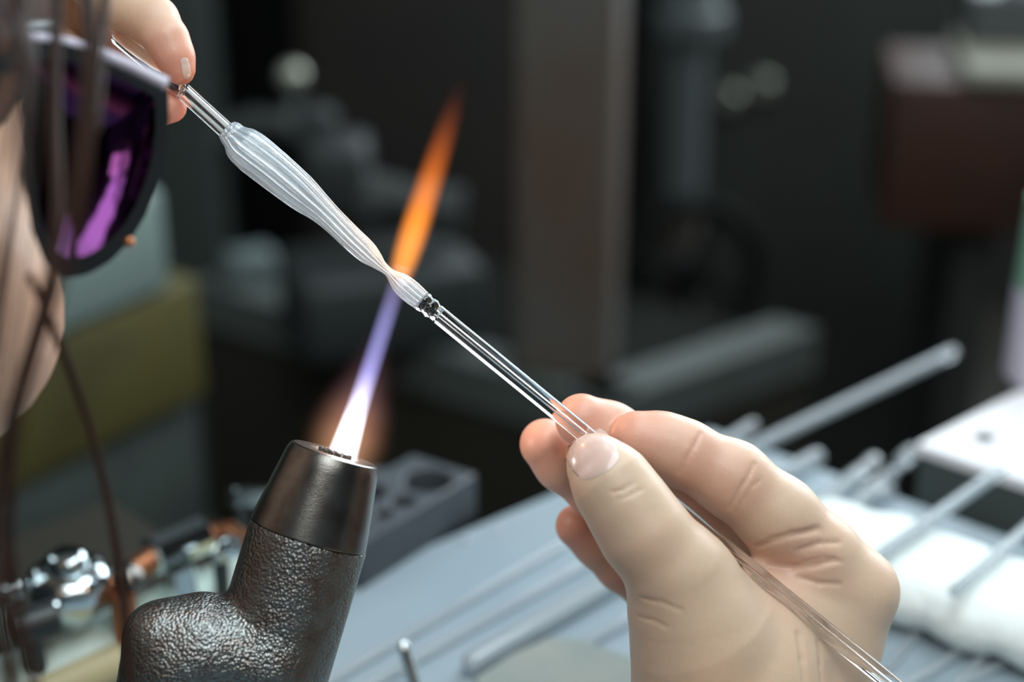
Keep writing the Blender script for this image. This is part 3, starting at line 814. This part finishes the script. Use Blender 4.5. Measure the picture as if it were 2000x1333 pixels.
# closed end tube
def test_tube(a, b, r_px, label):
    d = (T(*a, 0) - O).dot(FWD); r = r_px / FPX * d
    A_, B_ = T(*a, r), T(*b, r); t = (B_ - A_).normalized(); L = (B_ - A_).length; ri = r * .78
    prof = [(r - r * math.cos(q), r * math.sin(q)) for q in np.linspace(.08, math.pi / 2, 9)] + [(L, r), (L, ri)]
    prof += [(r - ri * math.cos(q), ri * math.sin(q)) for q in np.linspace(math.pi / 2, .1, 9)]
    bm = nb(); lathe(bm, A_, t, prof, 28); bmesh.ops.recalc_face_normals(bm, faces=bm.faces[:])
    o = obj('glass_tube', bm, M['thinglass'], autosmooth=60); tag(o, label, 'glass tube'); return o
test_tube((908, 1304), (1290, 1082), 24, 'wide glass tube with a rounded closed end, lying between the torch and the hand')
table_rod((1108, 1274), (1290, 1176), 12, 'short glass rod with bright tip by the grey pad, running behind the wrist', False)
table_rod((1300, 955), (1862, 688), 13, 'longest glass rod, sticking far out over the bench edge into the dark', True)
table_rod((1240, 968), (1476, 826), 11, 'glass rod whose end peeks out just above the index finger', False)
table_rod((1420, 985), (1604, 888), 17, 'rounded-end glass rod beside the index knuckle at the bench edge', False)
table_rod((1690, 1105), (1956, 918), 13, 'glass rod leaning across the white wool pad towards the white-topped box', True, za=.024, zb=.026)
table_rod((1860, 1160), (2060, 985), 12, 'glass rod crossing the wool pad at the right picture edge', False, za=.026, zb=.022)
table_rod((1640, 1420), (1925, 1243), 11, 'glass rod with a bright end in front of the wool pad, nearer the wrist', False)
table_rod((1790, 1420), (2000, 1205), 12, 'glass rod with a bright end in front of the wool pad, at the right corner', False)
table_rod((1700, 1420), (2040, 1260), 10, 'thin glass rod crossing behind the two bright-ended rods near the wool pad', False)
table_rod((1730, 1310), (1870, 1150), 9, 'faint thin glass rod running up to the front of the wool pad', False)

# decorative glass pieces by the edge
def glass_piece(label, plates):
    e = empty('glass_fitting', T(plates[0][1][0], plates[0][1][1]), label, 'glass fitting')
    for (nm, a, b, ra_, rb2, z) in plates:
        d = (T(*a, 0) - O).dot(FWD); r0 = ra_ / FPX * d; r1 = rb2 / FPX * d
        A_, B_ = T(*a, z + r0), T(*b, z + r1); t = (B_ - A_).normalized(); L = (B_ - A_).length
        prof = [(0, r0 * .2), (r0 * .15, r0 * .7), (r0 * .6, r0)] + [(r0 * .6 + (L - r0 * .6 - r1 * .6) * k / 6, (r0 + (r1 - r0) * k / 6) * (1 + .12 * math.sin(k * 2.2))) for k in range(1, 6)] + [(L - r1 * .6, r1), (L - r1 * .15, r1 * .7), (L, r1 * .2)]
        bm = nb(); lathe(bm, A_, t, prof, 18); obj(nm, bm, M['thinglass'], e, smooth=True)
    return e
glass_piece('clear glass fitting with a long rounded barrel, lying at the bench edge behind the hand', [('barrel', (1580, 1010), (1712, 898), 20, 18, 0), ('side_stem', (1600, 1030), (1560, 985), 9, 9, 0)])
glass_piece('knobbly clear glass fitting ending in a small ball, pointing at the white-topped box', [('barrel', (1630, 1030), (1742, 925), 24, 17, 0), ('neck', (1735, 935), (1768, 898), 9, 8, .004), ('ball', (1758, 906), (1786, 880), 16, 16, .004), ('foot', (1690, 985), (1745, 958), 13, 13, 0)])
glass_piece('small clear glass fitting lying by the wool pad next to the hand', [('barrel', (1600, 1050), (1690, 985), 20, 16, 0), ('side_stem', (1660, 1010), (1700, 1030), 8, 8, 0)])
# small glass beads
for (x, y, r, lb) in ((910, 1055, 12, 'small glass bead on the bench in front of the graphite block'), (975, 1036, 8, 'tiny glass bead on the bench just past the block corner'), (1092, 1112, 6, 'tiny glass bead on the bench left of the little finger')):
    d = (T(x, y) - O).dot(FWD); q = r / FPX * d; bm = nb()
    lathe(bm, T(x, y), (0, 0, 1), [(0, q * .5), (q * .1, q * .85), (q * .35, q), (q * .6, q * .8), (q * .72, q * .3)], 16)
    o = obj('glass_bead', bm, M['thinglass'], smooth=True); tag(o, lb, 'glass bead')
# metal pin and grey pad
e = empty('metal_pin', T(818, 1352), 'small shiny metal pin standing in front of the rods beside the torch', 'pin')
bm = nb(); q = T(822, 1385); lathe(bm, q, (P(812, 1300, .5) - P(826, 1350, .5)) + Z * .0, [(0, .0018), (.017, .0019), (.019, .0017), (.0202, .0010)], 14); obj('shaft', bm, M['chrome'], e, autosmooth=50)
bm = nb(); lathe(bm, T(822, 1385), (0, 0, 1), [(0, .005), (.0015, .005), (.002, .003)], 20); obj('base', bm, M['darkmetal'], e, autosmooth=40)
M['pad'] = mat('grey_green_pad', (.20, .235, .22), .7, noise=(40, (.24, .26, .235), .4, .7), bump=.3, bscale=500)
bm = nb(); pl4 = [T(*p, 0) for p in ((925, 1345), (1000, 1296), (1068, 1264), (1130, 1268), (1225, 1300), (1330, 1360), (1340, 1500), (960, 1500))]
prism(bm, pl4, 0, .004); bmesh.ops.bevel(bm, geom=bm.edges[:], offset=.0008, segments=2, affect='EDGES')
tag(obj('heat_pad', bm, M['pad'], autosmooth=50), 'flat grey-green pad on the bench in front of the rods, left of the wrist', 'pad')

# ceramic wool pad: quilted lumps along a strip
wool_line = [(1600, 1065), (1690, 1088), (1790, 1125), (1890, 1160), (1990, 1195), (2100, 1235)]
wc = [np.array(T(x, y, .010)) for x, y in wool_line]
rng = np.random.RandomState(3)
lumps = []
for i in range(len(wc) - 1):
    for t_ in (0, .33, .66):
        c = wc[i] * (1 - t_) + wc[i + 1] * t_; dirv = wc[i + 1] - wc[i]; nrm = np.array((-dirv[1], dirv[0], 0)); nrm /= np.linalg.norm(nrm)
        for s in (-1, 0, 1):
            lumps.append((c + nrm * s * .010 + rng.randn(3) * .0012 * np.array((1, 1, .4)), (.0105 + rng.rand() * .003, .0105 + rng.rand() * .003, .0085 + rng.rand() * .002)))
def wool_fn(X):
    d = None
    for c, r in lumps:
        q = ell_sdf(X, c, r); d = q if d is None else smin(d, q, .0022)
    return smax(d, -(X[..., 2] - .0008), .001)
A_ = np.array([l[0] for l in lumps])
pw, fw = sdf_mesh(wool_fn, A_.min(0) - .016, A_.max(0) + .016, .0013)
me = mesh_from(pw, fw, 'wool_pad'); fix_normals(me)
tag(link('wool_pad', me, M['wool']), 'thick white quilted ceramic wool strip supporting rods on the bench at right', 'pad')

# ================================================================ GAS VALVES on the rail
def chrome_bar(bm, a, b, r, n=12):
    lathe(bm, a, b - a, [(0, r * .82), (r * .15, r), ((b - a).length - r * .15, r), ((b - a).length, r * .82)], n)
VD = .51
M['beddark'] = mat('dark_machine_brown', (.03, .028, .022), .7, spec=.2)
def vp(x, y, dz=0): return T(x, y, .028)
sh = [ra + rn * .008, rb_ + rn * .008, rb_ + rn * .09, ra + rn * .09]
obj('rear_shelf', prism(nb(), sh, -.030, -.001), M['beddark'], bench)
def pxr(r, d=VD): return r / FPX * d
v1 = empty('gas_valve', T(140, 1240), 'round chrome gas valve knob at the lower left, left of the copper fitting', 'valve')
bm = nb(); c = vp(136, 1150, .03); lathe(bm, c, (0.05, -.1, 1), [(-.020, .006), (-.006, .007), (-.005, .0105), (0, .012), (.0035, .0125), (.006, .0115), (.008, .009), (.0085, .006), (.012, .0055), (.013, .004)], 28, flute=lambda i, a: 1 + (.05 * math.cos(8 * a) if 3 <= i <= 6 else 0))
obj('knob', bm, M['chrome'], v1, autosmooth=50)
bm = nb(); tube(bm, [c + Z * -.018, Vector((c.x, c.y, -.001))], .008, 16); obj('valve_body', bm, M['darkmetal'], v1, smooth=True)
v2 = empty('copper_fitting', T(250, 1200), 'copper pipe fitting with shiny collar between the round knob and the chrome cylinder', 'pipe fitting')
bm = nb(); tube(bm, [vp(190, 1160, .03), vp(235, 1135, .03), vp(300, 1090, .03)], [pxr(26), pxr(28), pxr(26)], 18); obj('pipe', bm, M['brass'], v2, smooth=True)
bm = nb(); chrome_bar(bm, vp(228, 1150, .022), vp(262, 1128, .022), pxr(40), 20); obj('collar', bm, M['nozzle'], v2, autosmooth=50)
bm = nb(); q = vp(240, 1160, .028); tube(bm, [q, Vector((q.x, q.y, -.001))], pxr(24), 16); obj('drop_pipe', bm, M['brass'], v2, smooth=True)
v3 = empty('chrome_coupling', T(350, 1160), 'hexagonal chrome coupling above the pale rail, behind the torch elbow', 'coupling')
bm = nb(); chrome_bar(bm, vp(292, 1090, .035), vp(402, 1042, .035), pxr(42), 8); obj('hex_nut', bm, M['chrome'], v3)
bm = nb(); tube(bm, [vp(385, 1050, .035), vp(450, 1040, .035), vp(475, 1060, .035)], pxr(24), 14); obj('pipe', bm, M['brass'], v3, smooth=True)
bm = nb(); q = vp(350, 1095, .035); lathe(bm, (q.x, q.y, -.001), (0, 0, 1), [(0, .007), (.004, .006), (.027, .0045)], 14); obj('bracket', bm, M['chrome'], v3, autosmooth=40)
v4 = empty('chrome_connector', T(440, 1100), 'small round chrome connector directly left of the cast torch body', 'coupling')
bm = nb(); lathe(bm, vp(430, 1085, .03), (.5, -.3, .6), [(0, pxr(20)), (.003, pxr(26)), (.007, pxr(26)), (.009, pxr(18))], 20); obj('cap', bm, M['chrome'], v4, autosmooth=40)
bm = nb(); q = vp(430, 1085, .032); tube(bm, [q, Vector((q.x, q.y, -.001))], pxr(16), 12); obj('stem', bm, M['darkmetal'], v4, smooth=True)
v5 = empty('chrome_tap', T(490, 1060), 'square chrome tap handle peeking out left of the nozzle', 'tap')
bm = nb(); box(bm, vp(490, 970, .06), (u1 * -1 + Z * -.35).normalized(), UP, (u1 * -1).cross(UP).normalized(), pxr(100), pxr(42), pxr(42), bevel=.0012); obj('handle', bm, M['chrome'], v5)
bm = nb(); q = vp(470, 985, .06); tube(bm, [q, Vector((q.x, q.y, -.001))], pxr(16), 14); obj('stem', bm, M['darkmetal'], v5, smooth=True)
v6 = empty('dark_valve', T(70, 1260), 'dark valve with pale cap at lower left, before the round chrome knob', 'valve')
bm = nb(); chrome_bar(bm, vp(20, 1235, .02), vp(110, 1205, .02), pxr(36), 14); obj('valve_body', bm, M['darkmetal'], v6, autosmooth=40)
bm = nb(); chrome_bar(bm, vp(60, 1212, .012), vp(112, 1190, .012), pxr(26), 14); obj('cap', bm, M['chrome'], v6, autosmooth=40)
bm = nb(); q = vp(60, 1225, .022); tube(bm, [q, Vector((q.x, q.y, -.001))], pxr(20), 12); obj('stem', bm, M['darkmetal'], v6, smooth=True)
bm = nb(); chrome_bar(bm, vp(-30, 1170, .03), vp(40, 1150, .03), pxr(28), 14); q = vp(0, 1160, .03); tube(bm, [q, Vector((q.x, q.y, -.001))], pxr(14), 10)
tag(obj('pipe_stub', bm, M['chrome'], autosmooth=40), 'chrome pipe stub at the left picture edge behind the hair', 'pipe')

# ================================================================ BACKGROUND
X_, Y_ = Vector((1, 0, 0)), Vector((0, 1, 0))
def yaw_axes(a): a = R(a); return Vector((math.cos(a), math.sin(a), 0)), Vector((-math.sin(a), math.cos(a), 0))
# machine bed, a big box whose corner faces the camera
MZ = -.20
K = T(1185, 782, MZ); KL = T(380, 548, MZ); KR = T(1590, 640, MZ)
m1 = (KL - K); m2 = (KR - K)
M['bedrim'] = mat('green_grey_paint', (.075, .09, .083), .65, noise=(12, (.06, .07, .065), .4, .7))
M['bedtop'] = mat('dark_machine_top', (.014, .016, .014), .9, noise=(9, (.010, .010, .009), .4, .7), spec=.05)
bed = empty('machine_bed', Vector((K.x, K.y, FZ)), 'large dark machine base with a lighter grey-green rim, its corner behind the held tube', 'machine')
prism_p = [K, K + m2, K + m2 + m1, K + m1]
obj('base', prism(nb(), prism_p, FZ, MZ - .03), M['beddark'], bed)
obj('bed_top', prism(nb(), prism_p, MZ - .03, MZ - .012), M['bedtop'], bed)
for (a, b, s) in ((K, K + m1, m2.normalized()), (K, K + m2, m1.normalized())):
    wv = s * .032; d_ = (b - a).normalized() * .0
    o = obj('rim_rail', prism(nb(), [a - s * .004, b - s * .004, b + wv, a + wv], MZ - .035, MZ), M['bedrim'], bed)
# steel post
M['post'] = mat('rusty_grey_steel', (.115, .11, .10), .5, .2, noise=(7, (.12, .075, .05), .45, .7))
pc = T(1110, 725, MZ)
ax_, ay_ = yaw_axes(-12)
post = empty('steel_post', Vector((pc.x, pc.y, MZ)), 'broad upright steel post with rusty patches rising from the dark machine', 'post')
d0 = (pc - O).dot(FWD); pw_ = 186 / FPX * d0
bm = nb(); box(bm, Vector((pc.x, pc.y + .02, MZ - .012 + .75)), ax_, ay_, Z, pw_, .05, 1.5, bevel=.004); obj('column', bm, M['post'], post)
bm = nb(); box(bm, Vector((pc.x, pc.y + .02, MZ - .012 + .006)), ax_, ay_, Z, pw_ * 1.15, .065, .012, bevel=.002); obj('foot', bm, M['bedtop'], post)
# dark cabinet behind right of the post
def bgbox(name, x0, x1, y0, y1, d, depth, m, label, cat, z_to_floor=False, yaw=0, bevel=.004, parts=None):
    """upright box whose front spans the given pixels at camera depth d"""
    c = P((x0 + x1) / 2, (y0 + y1) / 2, d); wv = (x1 - x0) / FPX * d; hv = (y1 - y0) / FPX * d
    zt = c.z + hv / 2; zb = FZ if z_to_floor else c.z - hv / 2
    a_, b_ = yaw_axes(yaw); bm = nb()
    box(bm, Vector((c.x, c.y + depth / 2, (zt + zb) / 2)), a_, b_, Z, wv, depth, zt - zb, bevel=bevel)
    o = obj(name, bm, m, autosmooth=40)
    if cat: tag(o, label, cat)
    return o, Vector((c.x, c.y, zt)), wv, zt, zb
M['pipe'] = mat('blue_grey_pipe', (.075, .09, .09), .5)
pe = empty('standing_pipe', P(1335, 370, 1.6), 'pale blue-grey vertical pipe with a wider flange on top, right of the steel post', 'pipe')
c = P(1332, 380, 1.6); bm = nb(); lathe(bm, Vector((c.x, c.y, c.z)), Z, [(0, .014), (.004, .0175), (.15, .0178), (.152, .0178)], 24); obj('pipe', bm, M['pipe'], pe, autosmooth=40)
bm = nb(); lathe(bm, Vector((c.x, c.y, c.z + .152)), Z, [(0, .02), (.004, .034), (.022, .034), (.026, .028), (.06, .022)], 28); obj('flange', bm, M['pipe'], pe, autosmooth=40)
bm = nb(); lathe(bm, Vector((c.x, c.y, FZ)), Z, [(0, .05), (.01, .05), (.012, .02), (c.z - FZ - .02, .02), (c.z - FZ, .014)], 20); obj('support', bm, M['beddark'], pe, autosmooth=40)
# hand wheel behind the post
M['blk'] = mat('soot_black', (.006, .006, .006), .8, spec=.1)
hwl = empty('hand_wheel', P(1330, 560, 1.55), 'black machine hand wheel in the dark gap right of the steel post', 'wheel')
c = P(1345, 540, 1.38); x_, y_, z_ = frame_z((.25, -1, .1))
bm = nb(); pts = [c + (x_ * math.cos(a) + y_ * math.sin(a)) * .058 for a in np.linspace(0, 2 * math.pi, 37)]; tube(bm, pts, .008, 10, closed=False); bmesh.ops.remove_doubles(bm, verts=bm.verts[:], dist=.0002); obj('rim', bm, M['blk'], hwl, smooth=True)
for k in range(4):
    a = k * math.pi / 2 + .4; bm = nb(); tube(bm, [c, c + (x_ * math.cos(a) + y_ * math.sin(a)) * .056], .004, 8); obj('spoke', bm, M['blk'], hwl, smooth=True)
bm = nb(); tube(bm, [c - z_ * .012, c + z_ * .012], .014, 16); obj('hub', bm, M['blk'], hwl)
bm = nb(); tube(bm, [c, Vector((c.x, c.y + .02, c.z - .0)), Vector((c.x, c.y + .05, c.z)), Vector((c.x, c.y + .05, FZ))], .010, 10); obj('shaft', bm, M['blk'], hwl)
# machine cabinet with two knobs (behind)
M['cab'] = mat('dark_green_grey', (.034, .040, .036), .5, noise=(5, (.026, .028, .024), .4, .7))
cabE = empty('machine_cabinet', P(1550, 700, 1.9), 'tall dark green-grey machine cabinet with two small pale knobs, behind the pipe', 'machine')
o, top, wv, zt, zb = bgbox('housing', 1270, 1860, -500, 900, 1.85, .35, M['cab'], None, None, True, bevel=.01); o.parent = cabE; o.matrix_parent_inverse = Matrix.Translation(cabE.location).inverted()
M['knob'] = mat('pale_knob', (.35, .36, .30), .3, .6)
for (x, y, r) in ((1428, 196, 22), (1492, 172, 24)):
    bm = nb(); c = P(x, y, 1.82); rr_ = r / FPX * 1.82
    lathe(bm, Vector((c.x, c.y + .02, c.z)), (0, -1, 0), [(-.02, rr_ * .6), (0, rr_ * .7), (.006, rr_), (.014, rr_), (.018, rr_ * .7)], 18); obj('knob', bm, M['knob'], cabE, autosmooth=40)
# dark panels left/behind; the near-black one is the shade of a gap
M['gap'] = mat('gap_shade_black', (.004, .004, .004), .9, spec=.05); M['brn'] = mat('dark_brown_panel', (.032, .028, .024), .7, noise=(6, (.022, .022, .02), .4, .7)); M['grn'] = mat('dark_green_panel', (.045, .058, .052), .7)
bgbox('tall_locker', 150, 414, -600, 900, 1.75, .25, M['grn'], 'tall dark grey-green locker behind the upper hand', 'locker', True, bevel=.006)
bgbox('gap_shade_box', 436, 566, -600, 900, 1.8, .25, M['gap'], 'narrow near-black upright box in place of the shaded gap between the green locker and the brown board', 'locker', True, bevel=.006)
bgbox('brown_board', 582, 1010, -600, 900, 1.85, .1, M['brn'], 'large dark brown upright board behind the flame tip', 'board', True, bevel=.004)
# vise like machine behind the bulb
M['mach'] = mat('blue_grey_casting', (.030, .037, .037), .6, noise=(14, (.02, .023, .022), .4, .7))
ms = empty('cast_machine', P(600, 480, 1.25), 'blurred blue-grey cast machine with curved arm and ball handle behind the glass bulb', 'machine')
D1 = 1.22
def mp(x, y, dz=0): return P(x, y, D1 + dz)
bm = nb(); tube(bm, [mp(410, 300), mp(440, 262), mp(490, 240), mp(550, 243), mp(610, 270), mp(650, 320), mp(690, 380), mp(740, 420)], [.008, .010, .011, .011, .012, .014, .016, .018], 14); obj('arm', bm, M['mach'], ms, smooth=True)
bm = nb(); box(bm, mp(660, 340), X_, Y_, Z, .045, .05, .055, bevel=.008); obj('head_block', bm, M['mach'], ms, autosmooth=50)
bm = nb(); lathe(bm, mp(620, 255), Z, [(-.01, .012), (.005, .016), (.014, .014), (.018, .006)], 18); obj('dome_nut', bm, M['mach'], ms, autosmooth=50)
bm = nb(); tube(bm, [mp(572, 250), mp(572, 180)], .005, 10); obj('stem', bm, M['darkmetal'], ms, smooth=True)
bm = nb(); bmesh.ops.create_uvsphere(bm, u_segments=20, v_segments=12, radius=.0105, matrix=Matrix.Translation(mp(571, 150))); obj('ball_handle', bm, M['knob'], ms, smooth=True)
c = mp(740, 500); bm = nb(); box(bm, Vector((c.x, c.y, (c.z + MZ) / 2)), *yaw_axes(20), Z, .13, .09, max(.02, (c.z - MZ)), bevel=.006); obj('pedestal', bm, M['mach'], ms, autosmooth=50)
bm = nb(); tube(bm, [mp(690, 380), mp(800, 400), mp(900, 420)], [.02, .016, .02], 16); obj('cross_shaft', bm, M['mach'], ms, smooth=True)
c = T(490, 545, MZ); bm = nb(); M['lite'] = mat('pale_blue_grey', (.13, .17, .17), .5)
box(bm, Vector((c.x, c.y, MZ + .009)), *yaw_axes(25), Z, .038, .03, .03, bevel=.005); tag(obj('small_box', bm, M['lite'], autosmooth=50), 'small pale blue-grey box on the machine rim behind the glass bulb', 'box')

# yellow box, its pale top box, dark box beneath
M['yel'] = mat('dull_yellow', (.085, .075, .018), .6, noise=(14, (.055, .045, .018), .5, .7))
M['pale'] = mat('pale_grey_green', (.20, .27, .25), .5)
M['dgr'] = mat('dark_grey_green', (.045, .06, .052), .6, noise=(20, (.03, .038, .035), .4, .7))
YD = .92
def slab(name, p0, p1, hpx, depth, m, d0, d1, label=None, cat=None, bevel=.003):
    """box whose front upper edge runs from px p0 to p1, hpx tall"""
    A_, B_ = P(*p0, d0), P(*p1, d1); B_.z = A_.z if abs(A_.z - B_.z) < .02 else B_.z
    zt = (A_.z + B_.z) / 2; A_.z = B_.z = zt; dr = (B_ - A_).normalized(); nr = Vector((-dr.y, dr.x, 0)); h = hpx / FPX * (d0 + d1) / 2
    c = (A_ + B_) / 2 + nr * depth / 2 - Z * h / 2; bm = nb(); box(bm, c, dr, nr, Z, (B_ - A_).length, depth, h, bevel=bevel)
    o = obj(name, bm, m, autosmooth=50)
    if cat: tag(o, label, cat)
    return o, zt, h
def tslab(name, a, b, z, h, depth, m, label, cat, bevel=.003, zp=None):
    A_, B_ = T(*a, z if zp is None else zp), T(*b, z if zp is None else zp); A_.z = B_.z = z; dr = (B_ - A_).normalized(); nr = Vector((-dr.y, dr.x, 0))
    c = (A_ + B_) / 2 + nr * depth / 2 - Z * h / 2; bm = nb(); box(bm, c, dr, nr, Z, (B_ - A_).length, depth, h, bevel=bevel)
    return tag(obj(name, bm, m, autosmooth=50), label, cat)
yzt = -.066; yh = .075
tslab('yellow_box', (-260, 820), (387, 541), yzt, yh, .11, M['yel'], 'dull yellow box at left beneath the pale grey-green container', 'box')
tslab('pale_container', (-260, 823), (338, 566), yzt + .062, .062, .06, M['pale'], 'pale grey-green container standing on the yellow box behind the dark glasses', 'container', bevel=.006, zp=yzt + .0005)
yz0 = yzt - yh
tslab('dark_crate', (-260, 1110), (385, 760), yz0, .10, .12, M['dgr'], 'dark grey-green crate under the yellow box at left', 'crate')
h3 = .10
zb3 = yz0 - h3
bm = nb(); A_, B_ = T(-260, 1110, yz0), T(385, 790, yz0); dr = (B_ - A_); dr.normalize(); nr = Vector((-dr.y, dr.x, 0)); c = (A_ + B_) / 2 + nr * .08
box(bm, Vector((c.x, c.y, (zb3 + FZ) / 2)), dr, nr, Z, .28, .16, zb3 - FZ, bevel=.004)
tag(obj('low_stand', bm, M['beddark']), 'dark stand reaching the floor below the grey-green crate', 'stand')

# right side: brown cabinet
M['brown'] = mat('red_brown_wood', (.055, .022, .014), .5, noise=(10, (.035, .018, .012), .4, .7))
o, top, wv, zt, zb = bgbox('brown_cabinet', 1755, 2300, 165, 470, 1.3, .12, M['brown'], 'dark red-brown wooden cabinet hanging back at the right, under the pale tray', 'cabinet', bevel=.006, yaw=-8)
M['tray'] = mat('pale_olive_tray', (.30, .30, .24), .5)
bm = nb(); box(bm, Vector((top.x + .03, top.y + .05, zt + .007)), *yaw_axes(-8), Z, wv * .80, .12, .014, bevel=.004); tag(obj('flat_tray', bm, M['tray']), 'pale olive flat tray on top of the red-brown cabinet', 'tray')
bm = nb(); c = P(1985, 150, 1.3); box(bm, Vector((c.x + .02, c.y + .07, zt + .014 + .02)), *yaw_axes(-8), Z, .09, .06, .04, bevel=.004); tag(obj('dark_case', bm, M['steel']), 'dark blue-grey case on the pale tray at the upper right', 'case')
M['lilac'] = mat('lilac_white', (.62, .58, .68), .5)
bm = nb(); lathe(bm, Vector((c.x + .022, c.y + .06, zt + .054)), Z, [(0, .02), (.003, .022), (.03, .022), (.04, .012), (.055, .011)], 24); tag(obj('lilac_jar', bm, M['lilac'], autosmooth=40), 'lilac-white jar on the dark case in the top right corner', 'jar')
# cabinet legs reaching the floor
cl = empty('cabinet_stand', P(1900, 700, 1.35), 'dark upright frame carrying the red-brown cabinet', 'stand')
for (x, y, d) in ((1905, 700, 1.36), (2250, 700, 1.4), (1840, 700, 1.58)):
    q = P(x, y, d); bm = nb(); box(bm, Vector((q.x, q.y + .05, (zb + FZ) / 2)), X_, Y_, Z, .03, .03, zb - FZ, bevel=.003); obj('leg', bm, M['cab'], cl)
# bottle at the right edge (green top, lilac body)
M['green'] = mat('pale_green', (.22, .40, .30), .5)
bt = empty('spray_bottle', P(1995, 770, 1.0), 'green and lilac container at the right picture edge above the white sheet', 'bottle')
bx = P(2010, 640, 1.0)
# ---- white-topped box beside the bench
WZ = .012
w0 = T(1800, 866, WZ); w1 = T(1990, 768, WZ); w2 = T(2010, 938, WZ)
aw = (w1 - w0); bw = (w2 - w0); bw = bw * 1.9
M['boxgrey'] = mat('dark_slate_box', (.075, .095, .09), .55)
ped = [w0, w0 + bw, w0 + bw + aw * 1.7, w0 + aw * 1.7]
sd = empty('slate_cabinet', Vector((w0.x, w0.y, FZ)), 'dark slate cabinet beside the bench at right, carrying a white sheet', 'cabinet')
obj('housing', prism(nb(), ped, FZ, WZ - .004), M['boxgrey'], sd)
cc = (ped[0] + ped[2]) / 2
ped2 = [cc + (p - cc) * 1.02 for p in ped]
tag(obj('white_sheet', prism(nb(), ped2, WZ - .004, WZ), M['paper']), 'bright white sheet lying on the dark slate cabinet at right', 'sheet')
bm = nb(); q = T(1922, 856, WZ); lathe(bm, q, Z, [(0, .004), (.0008, .004), (.001, .002)], 16)
tag(obj('small_washer', bm, M['steel']), 'small grey washer lying on the white sheet', 'washer')
q = w0 + aw * 1.45 + bw * .25
bm = nb(); hB = .095
q = T(2003, 762, WZ); lathe(bm, Vector((q.x + .012, q.y + .01, WZ)), Z, [(0, .016), (.002, .018), (.040, .018)], 24); obj('bottle_body', bm, M['lilac'], bt, autosmooth=40)
bm = nb(); lathe(bm, Vector((q.x + .012, q.y + .01, WZ + .040)), Z, [(0, .018), (.035, .017), (.042, .010), (.05, .009)], 24); obj('bottle_top', bm, M['green'], bt, autosmooth=40)
